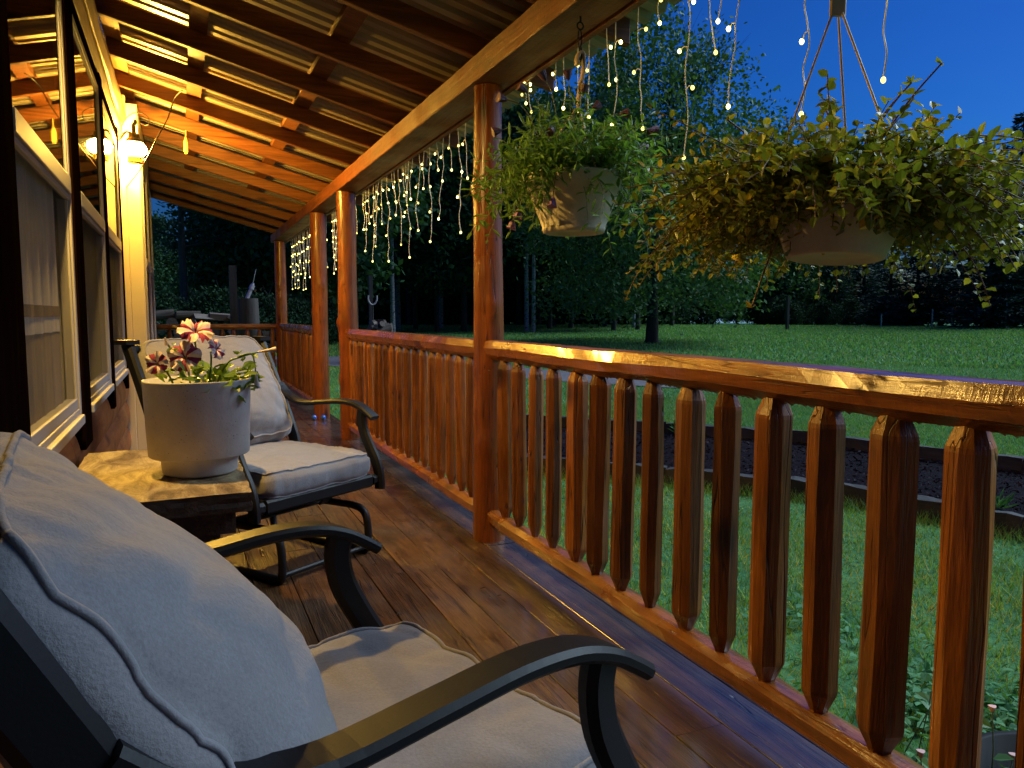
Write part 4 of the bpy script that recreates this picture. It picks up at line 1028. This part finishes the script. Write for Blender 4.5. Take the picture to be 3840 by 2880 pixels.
# ------------------------------------------------------------------ small things on and by the deck
for i, (x, y, l) in enumerate(((1.205, 7.80, 'left one of two small blue glass balls at the foot of a log post'), (1.29, 7.765, 'right one of two small blue glass balls at the foot of a log post'))):
    mb = MB(); mb.sphere((0, 0, 0), .026, 16, 10)
    o = mb.build('glass_ball', plain('blue_glass', (.02, .10, .55), .08, spec=.8)); o.location = (x, y, .027); tag(o, l, 'ball', 'blue glass balls on the deck')
litter = [(.66, 1.9), (.75, 2.3), (.93, 2.0), (.62, 2.55), (1.0, 1.2), (.8, 1.45), (1.05, 2.7), (.55, 2.9), (.9, .9), (1.1, .75), (.7, 1.0)]
P = np.array([(x+rng.normal(0, .04), y+rng.normal(0, .1), .006) for x, y in litter for _ in range(4)]); n = len(P); D = rdir(n); D[:, 2] *= .15; N = np.tile((0, 0, 1.), (n, 1))+rdir(n)*.4
V, F = leaves6(P, D, N, rng.uniform(.008, .03, n), rng.uniform(.004, .009, n))
tag(mesh_np('leaf_litter', V, F, leaf('dry_leaves', (.04, .025, .015), (.10, .06, .03), .7, 0, c3=(.6, .45, .25))), 'dry leaf scraps scattered on the wet deck boards', 'leaves', kind='stuff')
fl = thing('flower_shrub', 'leafy shrub with pale pink buds rising outside the railing', 'plant', (1.56, 1.22, -.5))
s3 = stems(26, .08, (.45, .64), (.0, .25), (.95, 1.5), .003, 33, .0, 8)
foliage(fl, s3, 9, (.035, .07), (.022, .04), leaf('shrub_leaf', (.035, .09, .025), (.08, .18, .05), .45, .25), M_STEM, .003)
for p in s3[:9]: budm(p[-1], (0, 0, 1), .014, plain('pale_pink_bud', (.62, .34, .30), .6), fl)
tub = thing('black_tub', 'black plastic tub on the grass at the lower right corner', 'tub', (2.12, 1.18, -.5))
mb = MB(); mb.lathe([(.001, .0), (.2, 0), (.24, .30), (.258, .305), (.258, .32), (.235, .32), (.2, .03), (.001, .03)], 40); mb.build('shell', plain('black_plastic', (.010, .010, .012), .7, spec=.15), tub)
# edging timbers
def timber_row(L, where, z, mats):
    for i in range(len(L)-1):
        a, b = Vector((*L[i], 0)), Vector((*L[i+1], 0)); d = (b-a); n = max(1, round(d.length/1.5)); 
        for k in range(n):
            p, q = a.lerp(b, k/n), a.lerp(b, (k+1)/n); c = (p+q)/2; u = (q-p).length/2-.01
            mb = MB(); vs = []; ns = 14
            for s in range(ns+1):
                x = -u+2*u*s/ns; j = lambda e: .024*noise.noise(Vector((x*5, e, c.x*3)))
                vs += [(x, -.075+j(1), 0), (x, .075+j(2), 0), (x, .085+j(3), .05), (x, .07+j(4), .175+j(5)), (x, -.06+j(6), .18+j(7)), (x, -.085+j(8), .06)]
            mb.add(vs, [(s*6+e, s*6+(e+1) % 6, (s+1)*6+(e+1) % 6, (s+1)*6+e) for s in range(ns) for e in range(6)]); mb.add(vs[:6], [(5, 4, 3, 2, 1, 0)]); mb.add(vs[-6:], [(0, 1, 2, 3, 4, 5)])
            o = mb.build('edging_timber', M_TIMBER); o.location = (c.x, c.y, float(gz(c.x, c.y))-.02); o.rotation_euler = (0, random.uniform(-.015, .015), math.atan2(d.y, d.x)+random.uniform(-.03, .03))
            tag(o, where, 'timber', 'landscape timbers edging the mulch bed')
timber_row(NP, 'dark weathered timber in the near row edging the mulch bed', 0, None)
timber_row(FP, 'dark weathered timber in the far row edging the mulch bed', 0, None)
# weeds in the bed
for (x, y, s, l) in ((5.6, 7.75, .2, 'ragged grass clump at the far timber row behind the pegs'), (5.75, 3.9, .17, 'spiky grass clump in the mulch near the near timber row'), (6.2, 6.1, .12, 'small leafy weed in the middle of the mulch bed'), (6.0, 3.1, .12, 'small weed with yellow bloom at the right of the mulch bed')):
    n = 60; P = np.column_stack([rng.normal(0, s*.25, (n, 2)), np.zeros(n)+.03]); D = rdir(n); D[:, 2] = np.abs(D[:, 2])+.4
    V, F = leaves6(P, D, rdir(n), rng.uniform(s*.5, s*1.1, n), rng.uniform(.006, .016, n)); o = mesh_np('weed_clump', V, F, M_WEED); o.location = (x, y, float(gz(x, y))+.03); tag(o, l, 'weed')

# ------------------------------------------------------------------ yard things
def split_log(seed, L=.42):
    rs = random.Random(seed); mb = MB(); n = 7; r = rs.uniform(.07, .10); h = L/2
    if seed % 3 == 0: pr = [(r*math.cos(2*math.pi*k/10), r*math.sin(2*math.pi*k/10)) for k in range(10)]; bark = 10
    else: pr = [(0, 0)]+[(1.5*r*math.cos(R(-15+k*18)), 1.5*r*math.sin(R(-15+k*18))) for k in range(6)]; bark = 6
    n = len(pr); vs = [(u, v, -h) for u, v in pr]+[(u, v, h) for u, v in pr]
    for i in range(n): mb.add([vs[i], vs[(i+1) % n], vs[n+(i+1) % n], vs[n+i]], [(0, 1, 2, 3)], 0 if (bark == 10 or 1 <= i <= 5) else 1)
    mb.add(vs[:n], [tuple(range(n))[::-1]], 1); mb.add(vs[n:], [tuple(range(n))], 1)
    return mb
lp = []
def put_log(i, loc, rot, lab, grp):
    if len(lp) < 6: o = split_log(len(lp)).build('firewood_log', [M_FIRE, M_SPLIT]); lp.append(o)
    else: o = lp[i % 6].copy(); COL.objects.link(o)
    o.location = loc; o.rotation_euler = rot; tag(o, lab, 'firewood', grp)
i = 0; zg = float(gz(0, 15))
for row in range(8):
    for c in range(15):
        x = -1.25+c*.205+(.1 if row % 2 else 0); z = zg+.09+row*.165+random.uniform(-.015, .015)
        if x > .95: z -= .18
        if row == 7 and random.random() < .3: continue
        put_log(i, (x, 15+random.uniform(-.06, .06), z), (R(90)+random.uniform(-.06, .06), random.uniform(0, 6.28), random.uniform(-.05, .05)), 'split firewood log in the long stack beyond the far railing', 'logs in the long firewood stack'); i += 1
for x, z in ((-.3, 1.06), (.12, 1.08), (.42, 1.07), (.72, 1.06), (-.75, 1.05)):
    put_log(i*3+1, (x, 14.95, z), (R(90)+random.uniform(-.2, .2), random.uniform(0, 6), R(random.choice((35, 60, 110, 140))+random.uniform(-15, 15))), 'pale split log lying loose on top of the long stack', 'loose logs on the long firewood stack'); i += 1
for k in range(90):
    t_ = k/90; a = random.uniform(0, 6.28); r = (1-t_)**.7*.75*random.uniform(.6, 1); z = t_**1.1*.95
    cx, cy = 4.78, 19.8
    put_log(k, (cx+r*math.cos(a), cy+r*math.sin(a), float(gz(cx, cy))+.1+z), (random.uniform(1.1, 2.0), random.uniform(0, 6), random.uniform(0, 6)), 'split log in the rounded pile behind the second railing', 'logs in the rounded firewood pile')
zz = float(gz(1.05, 14))
st_ = thing('chopping_stump', 'tall wooden stump standing at the end of the firewood stack', 'stump', (1.08, 13.9, zz))
mb = MB(); mb.tube([(0, 0, .98+.0), (0, 0, 1.0), (.01, 0, 1.3), (.0, 0, 1.68)], [.15, .18, .175, .17], 14, rfun=lambda i, k: 1+.08*noise.noise(Vector((k, i, 0)))); mb.build('upper_block', M_OLDPOST, st_)
m, nt, bs = mat('birch_bark'); v, rnd, raw = coords(nt, (3, 3, 14)); nt.links.new(ramp(nt, noise_tex(nt, v, 2.2, 4, .6), [(.38, (.04, .035, .035)), (.5, (.34, .33, .34))]), bs.inputs['Base Color']); bs.inputs['Roughness'].default_value = .8; M_BIRCH = m
mb = MB(); mb.tube([(.03, 0, 0), (.03, 0, .5), (.03, 0, .985)], [.15, .14, .14], 12); mb.build('birch_base', M_BIRCH, st_)
tool = thing('metal_tool', 'small pale metal tool tilted on top of the stump', 'tool', (1.10, 13.9, zz+1.68))
mb = MB(); mb.tube([(-.03, 0, 0), (.05, 0, .18)], [.035, .03], 8); mb.tube([(.04, 0, .16), (.07, 0, .23)], [.045, .04], 8); mb.tube([(.06, 0, .21), (.08, 0, .26)], [.03, .02], 8); mb.tube([(.07, 0, .24), (.13, 0, .5)], .005, 5)
mb.build('body', plain('pale_metal', (.42, .40, .46), .4, .4), tool)
mb = MB(); mb.box((-.06, -.06, 0), (.06, .06, 2.25)); o = mb.build('wooden_post', M_OLDPOST); o.location = (.87, 14.2, zz); tag(o, 'grey wooden post standing behind the chopping stump', 'post')
mb = MB(); mb.box((-.05, -.05, 0), (.05, .05, 2.3)); o = mb.build('wooden_post', M_OLDPOST); o.location = (4.75, 20.6, float(gz(4.7, 20.6))); tag(o, 'wooden post rising behind the rounded firewood pile', 'post')
sh = thing('shovel', 'shovel with pale loop grip stuck upright in the rounded firewood pile', 'shovel', (4.60, 19.75, .7))
mb = MB(); mb.tube([(0, 0, -.3), (0, 0, .62)], .018, 8); mb.build('shaft', M_OLDPOST, sh)
mb = MB(); mb.tube(smooth_path([(-.11, 0, .86), (-.11, 0, .74), (-.06, 0, .65), (0, 0, .62), (.06, 0, .65), (.11, 0, .74), (.11, 0, .86)], 4), .02, 8); mb.build('grip', plain('pale_grip', (.45, .38, .36), .5), sh)
bx, by = 21.8, 40.1; bench = thing('log_bench', 'long low plank bench on two stump legs at the back of the lawn', 'bench', (bx, by, float(gz(bx, by))), R(-44))
mb = MB(); mb.box((-2.3, -.2, .42), (2.3, .2, .52)); mb.build('seat', M_OLDPOST, bench)
for x in (-1.9, 1.25):
    mb = MB(); mb.tube([(x, 0, 0), (x, 0, .42)], [.3, .28], 12); mb.build('leg', M_OLDPOST, bench)
mb = MB(); mb.box((-.07, -.07, 0), (.07, .07, 1.72)); o = mb.build('wooden_post', M_OLDPOST); o.location = (28.93, 31.0, float(gz(28.93, 31))); tag(o, 'lone dark post at the far edge of the lawn', 'post')
M_STAKE = plain('pale_stake', (.30, .32, .34), .6)
for i, (px, h) in enumerate(((3300, .7), (3490, 1.0), (3565, 1.1), (3660, 1.3), (3690, 1.3), (3765, 1.5))):
    a = R(23.348)+math.atan((px-1920)/2878); x, y = 47*math.sin(a), 47*math.cos(a)
    mb = MB(); mb.tube([(0, 0, 0), (0, 0, h)], .035, 6); o = mb.build('fence_stake', M_STAKE); o.location = (x, y, float(gz(x, y))); tag(o, 'pale thin fence stake under the dark conifers at the right', 'stake', 'pale fence stakes by the conifers')

# ------------------------------------------------------------------ trees
M_BARK = wood('tree_bark', (.02, .016, .013), (.06, .05, .04), 'Z', 9, (.85, 1), 1, 0, vary=.2)
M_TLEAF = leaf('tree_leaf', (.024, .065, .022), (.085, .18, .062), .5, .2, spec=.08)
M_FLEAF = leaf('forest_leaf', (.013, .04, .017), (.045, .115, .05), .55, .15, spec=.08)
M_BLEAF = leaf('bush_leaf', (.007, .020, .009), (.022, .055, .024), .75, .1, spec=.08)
M_NEED = leaf('conifer_needles', (.010, .026, .018), (.035, .075, .062), .6, .1, spec=.08)
M_PINE = leaf('pine_needles', (.010, .022, .014), (.03, .055, .03), .6, .1, spec=.08)
def limbs(mb, p, d, L, r, depth, rs, tips, spread=.6, n=6):
    pts = [Vector(p)]; d = Vector(d).normalized(); m = 4
    for i in range(m):
        d = (d+Vector((rs.uniform(-.2, .2), rs.uniform(-.2, .2), rs.uniform(-.05, .15)))).normalized(); pts.append(pts[-1]+d*L/m)
    mb.tube(pts, [r*(1-.55*i/m) for i in range(m+1)], n if depth > 1 else 4, cap=False)
    tips.append(pts[-1]); tips.append(pts[-2])
    if depth <= 0: return
    for k in range(rs.choice((2, 3, 3))):
        i = rs.choice((2, 3, 4)); nd = (d+Vector((rs.uniform(-1, 1), rs.uniform(-1, 1), rs.uniform(-.2, .8)))*spread).normalized()
        limbs(mb, pts[i], nd, L*rs.uniform(.55, .8), r*.45, depth-1, rs, tips, spread, n)
def crown_np(C, per, sig, Ls, Ws):
    C = np.asarray(C); P = np.repeat(C, per, 0)+rng.normal(0, 1, (len(C)*per, 3))*np.asarray(sig); n = len(P)
    return leaves4(P, rdir(n), rdir(n), rng.uniform(*Ls, n), rng.uniform(*Ws, n))
# the big tree on the lawn
tx, ty = 16.27, 24.43; tz = float(gz(tx, ty)); rs = random.Random(5)
big = thing('broadleaf_tree', 'large spreading leafy tree standing alone on the lawn behind the round basket', 'tree', (tx, ty, tz))
mb = MB(); tips = []
mb.tube([(0, 0, -.1), (0, 0, .15), (.02, 0, 1.0), (-.02, .03, 2.2), (.05, 0, 3.6), (.1, .1, 5.5)], [.34, .25, .21, .19, .16, .11], 12)
for k in range(15):
    z = 2.0+k*.28; a = k*2.4; limbs(mb, (.03, .03, z), (math.cos(a), math.sin(a), .35+.03*k), 2.4-.05*k, .085, 2, rs, tips, .55)
for k in range(5): limbs(mb, (.1, .1, 5.2), (rs.uniform(-.5, .5), rs.uniform(-.5, .5), 1), 2.4, .08, 3, rs, tips, .5)
trunk_mb = mb
def egg(z):  # crown half width at height
    return 5.3*np.sqrt(np.clip(1-((z-5.2)/7.0)**2, 0, 1))*np.where(z > 5.2, 1-.28*((z-5.2)/7.0), .95)
C = []
while len(C) < 760:
    z = rs.uniform(1.3, 12.0); R0 = float(egg(z))
    if R0 < .3: continue
    q = R0*math.sqrt(rs.uniform(.12, 1)); a = rs.uniform(0, 6.283); p = Vector((q*math.cos(a), q*math.sin(a), z))
    if noise.noise(p*.42+Vector((3, 1, 2))) < -.16+(.16 if z > 8 else 0): continue
    if z > 8.5 and rs.random() < .35: continue
    C.append(p)
C2 = [t for t in tips if t.z > 1.3 and t.xy.length < 5.6][:420]
V1, F1 = crown_np(C, 46, (.42, .42, .34), (.12, .24), (.07, .14)); V2, F2 = crown_np(C2, 16, (.25, .25, .22), (.11, .2), (.07, .12))
mesh_np('crown', np.concatenate([V1, V2]), np.concatenate([F1, F2+len(V1)]), M_TLEAF, big)
mb = trunk_mb; hi = [t for t in tips if t.z > 6.5] or tips
for k in range(75):
    t0 = rs.choice(hi); a = rs.uniform(0, 6.283)
    limbs(mb, t0, (math.cos(a)*.5, math.sin(a)*.5, 1), rs.uniform(.7, 1.6), .014, 1, rs, [], .5, 4)
mb.build('trunk', M_BARK, big)

# prototypes for the woods
def broad_proto(seed, H, Rw, low, trunk_mat, r=.13, ncl=150, per=34, ls=1.0):
    rs = random.Random(seed); tr = MB(); tips = []
    tr.tube([(0, 0, -.3), (.03, 0, H*.3), (-.03, .03, H*.6), (.05, 0, H*.93)], [r*1.2, r, r*.7, r*.2], 8)
    for k in range(9): limbs(tr, (0, 0, H*(low+.08*k)), (math.cos(k*2.4), math.sin(k*2.4), .6), Rw*.8, r*.35, 1, rs, tips, .5, 5)
    C = []
    while len(C) < ncl:
        t = rs.uniform(low, 1.02); R0 = Rw*math.sin(math.pi*min(1, max(0, (t-low)/(1.04-low)))**.75)**.7
        q = R0*math.sqrt(rs.random()); a = rs.uniform(0, 6.283); p = Vector((q*math.cos(a), q*math.sin(a), t*H))
        if noise.noise(p*.5+Vector((seed, 0, 0))) < -.15: continue
        C.append(p)
    V, F = crown_np(C, per, (.45*ls, .45*ls, .36*ls), (.22*ls, .42*ls), (.13*ls, .26*ls)); return tr, V, F
def conifer_proto(seed, H, Rw, low=.03):
    rs = random.Random(seed); tr = MB(); tr.tube([(0, 0, -.3), (0, 0, H*.5), (0, 0, H)], [.16, .1, .02], 8); P = []; D = []; N = []; z = H*low
    for br in range(int(H*34)):
        t = rs.random()**1.25; z = H*(low+(.985-low)*t); R0 = Rw*(1-z/H)**.85; a = rs.uniform(0, 6.283); L = R0*rs.uniform(.55, 1.12)+.1; up = rs.uniform(-.12, .22)
        m = max(3, int(L/.14))
        for j in range(m):
            f = (j+.6)/m; x = L*f; zz = z+up*x-.10*L*f*f
            for q in range(3):
                P.append((x*math.cos(a)+rs.gauss(0, .07), x*math.sin(a)+rs.gauss(0, .07), zz+rs.gauss(0, .06))); sg = rs.choice((-1, 1)); da = a+sg*rs.uniform(.2, 1.2)
                D.append((math.cos(da), math.sin(da), rs.uniform(-.5, .3))); N.append((rs.gauss(0, .6), rs.gauss(0, .6), 1))
    n = len(P); V, F = leaves4(np.array(P), np.array(D), np.array(N), rng.uniform(.22, .42, n), rng.uniform(.07, .14, n)); return tr, V, F
def pine_proto(seed, H):
    rs = random.Random(seed); tr = MB(); tr.tube([(0, 0, -.3), (.05, 0, H*.5), (-.03, 0, H)], [.16, .12, .04], 8); C = []
    for k in range(26):
        z = H*rs.uniform(.42, 1.0); a = rs.uniform(0, 6.283); L = 1.9*(1.15-z/H)**.6*rs.uniform(.5, 1.1)+.3
        e = Vector((L*math.cos(a), L*math.sin(a), z+.25*L)); tr.tube([(0, 0, z), e*.5+Vector((0, 0, z*.5-.03)), e], [.035, .022, .008], 5, cap=False)
        for j in range(7): f = rs.uniform(.35, 1.05); C.append(Vector((0, 0, z)).lerp(e, f)+Vector((rs.gauss(0, .16), rs.gauss(0, .16), .05)))
    V, F = crown_np(C, 20, (.17, .17, .07), (.12, .26), (.02, .05)); return tr, V, F
# shared kinds: (builder, trunk material, leaf material, name, label, group)
KINDS = {}
def kind(key, pr, mt, ml, name, label, group): KINDS[key] = [pr, mt, ml, name, label, group, None]
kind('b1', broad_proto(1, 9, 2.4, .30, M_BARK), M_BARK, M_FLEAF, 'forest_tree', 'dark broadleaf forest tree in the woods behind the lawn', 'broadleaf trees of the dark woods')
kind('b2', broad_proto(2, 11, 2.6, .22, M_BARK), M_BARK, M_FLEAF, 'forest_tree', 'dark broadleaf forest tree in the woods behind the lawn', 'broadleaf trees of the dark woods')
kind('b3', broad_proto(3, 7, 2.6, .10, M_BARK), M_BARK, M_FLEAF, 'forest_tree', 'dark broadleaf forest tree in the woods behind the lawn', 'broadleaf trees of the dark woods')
kind('w1', broad_proto(4, 11, 2.0, .42, M_BIRCH, .11, 110), M_BIRCH, M_FLEAF, 'birch_tree', 'slim birch with pale trunk at the edge of the dark woods', 'pale birches at the wood edge')
kind('s1', conifer_proto(6, 9, 2.6), M_BARK, M_NEED, 'spruce_tree', 'dark bluish spruce at the right edge of the lawn', 'spruces right of the lawn')
kind('s2', conifer_proto(8, 11, 2.5), M_BARK, M_NEED, 'spruce_tree', 'dark bluish spruce at the right edge of the lawn', 'spruces right of the lawn')
kind('p1', pine_proto(9, 7.2), M_BARK, M_PINE, 'pine_tree', 'tall bare trunked pine seen under the far end of the roof', 'pines beyond the firewood')
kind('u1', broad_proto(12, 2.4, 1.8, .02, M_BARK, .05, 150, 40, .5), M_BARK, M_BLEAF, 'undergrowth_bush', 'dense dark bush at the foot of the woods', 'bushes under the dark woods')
def plant_tree(key, px, dist, s=1.0, label=None, group=None):
    K = KINDS[key]; a = R(23.348)+math.atan((px-1920)/2878.2); x, y = dist*math.sin(a), dist*math.cos(a); z = float(gz(x, y))
    t = thing(K[3], label or K[4], 'bush' if key == 'u1' else 'tree', (x, y, z), random.uniform(0, 6.28), group or K[5])
    if K[6] is None:
        tr, V, F = K[0]; a_ = tr.build('trunk', K[1], t); b_ = mesh_np('crown', V, F, K[2], t); K[6] = (a_, b_)
    else:
        for o in K[6]: c = o.copy(); COL.objects.link(c); c.parent = t
    t.scale = (s*random.uniform(.92, 1.08), s*random.uniform(.92, 1.08), s)
    return t
# woods behind the second railing and the big tree
for i, px in enumerate(range(1150, 2620, 62)):
    plant_tree(random.choice(('b1', 'b2', 'b2', 'b1')), px+random.uniform(-25, 25), random.uniform(47, 60), random.uniform(1.0, 1.35))
for i, px in enumerate(range(1100, 2560, 95)):
    plant_tree('b3', px+random.uniform(-30, 30), random.uniform(56, 66), random.uniform(1.1, 1.5))
for px, d, s in ((1330, 30, 1.0), (1560, 42, 1.0), (1640, 38, .9), (1740, 39, 1.05), (1790, 43, 1), (2060, 42, 1), (2140, 43, 1.0), (2300, 40, .9), (2390, 41, .9)): plant_tree('b1', px, d, s)
plant_tree('w1', 1475, 36, 1.0); plant_tree('w1', 1495, 41, 1.05); plant_tree('w1', 1975, 39, 1.0); plant_tree('w1', 2000, 38, .9); plant_tree('w1', 1655, 43, 1.0); plant_tree('w1', 2375, 44, .9)
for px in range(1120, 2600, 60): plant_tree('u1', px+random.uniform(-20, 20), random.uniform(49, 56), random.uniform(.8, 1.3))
# left, beyond the firewood
for px, d, s in ((610, 46, .52), (555, 44, .48), (760, 42, .58), (820, 34, .7), (880, 36, .75), (950, 33, .85), (1010, 35, .9), (1080, 32, .9), (1180, 34, 1), (1250, 38, 1.05), (690, 46, .6)):
    plant_tree(random.choice(('b3', 'b2', 'b1')), px, d, s, 'dark leafy tree beyond the long firewood stack', 'dark trees beyond the firewood')
for px, d, s in ((578, 52, .60), (655, 54, .62), (600, 49, .5), (725, 52, .55)): plant_tree('s1', px, d, s, 'small dark spruce tip beyond the long firewood stack', 'spruces beyond the firewood')
plant_tree('p1', 700, 31, 1.02)
for px, d in ((560, 25), (640, 27), (730, 26), (820, 25), (905, 27), (985, 25), (1050, 26), (1130, 27), (1200, 29)): plant_tree('u1', px, d, random.uniform(.55, .8), 'dense dark bush behind the firewood stacks', 'bushes behind the firewood')
for px, d, s in ((2670, 60, .5), (2760, 66, .5), (2850, 58, .6), (2940, 55, .75), (3000, 57, .8), (2800, 80, .4), (2720, 84, .4)): plant_tree('b3', px, d, s)
for px, d in ((2640, 55), (2860, 54), (2950, 52)): plant_tree('u1', px, d, .6)
# right of the lawn
for px, d, s in ((3020, 62, .8), (3120, 58, .75), (3230, 60, .85), (3330, 52, .75), (3430, 50, .8), (3520, 56, 1.0), (3620, 52, 1.02), (3700, 47, .95), (3790, 55, 1.15), (3860, 49, 1.1), (3950, 52, 1.2), (3270, 66, .9), (3170, 66, .85)):
    plant_tree(random.choice(('s1', 's2')), px, d, s)
for px, d, s in ((2905, 58, .8), (2990, 60, .85), (3080, 64, .9)): plant_tree('b3', px, d, s)
for px in (2930, 3010, 3090, 3180, 3280, 3400): plant_tree('u1', px, random.uniform(50, 56), random.uniform(.5, .8))
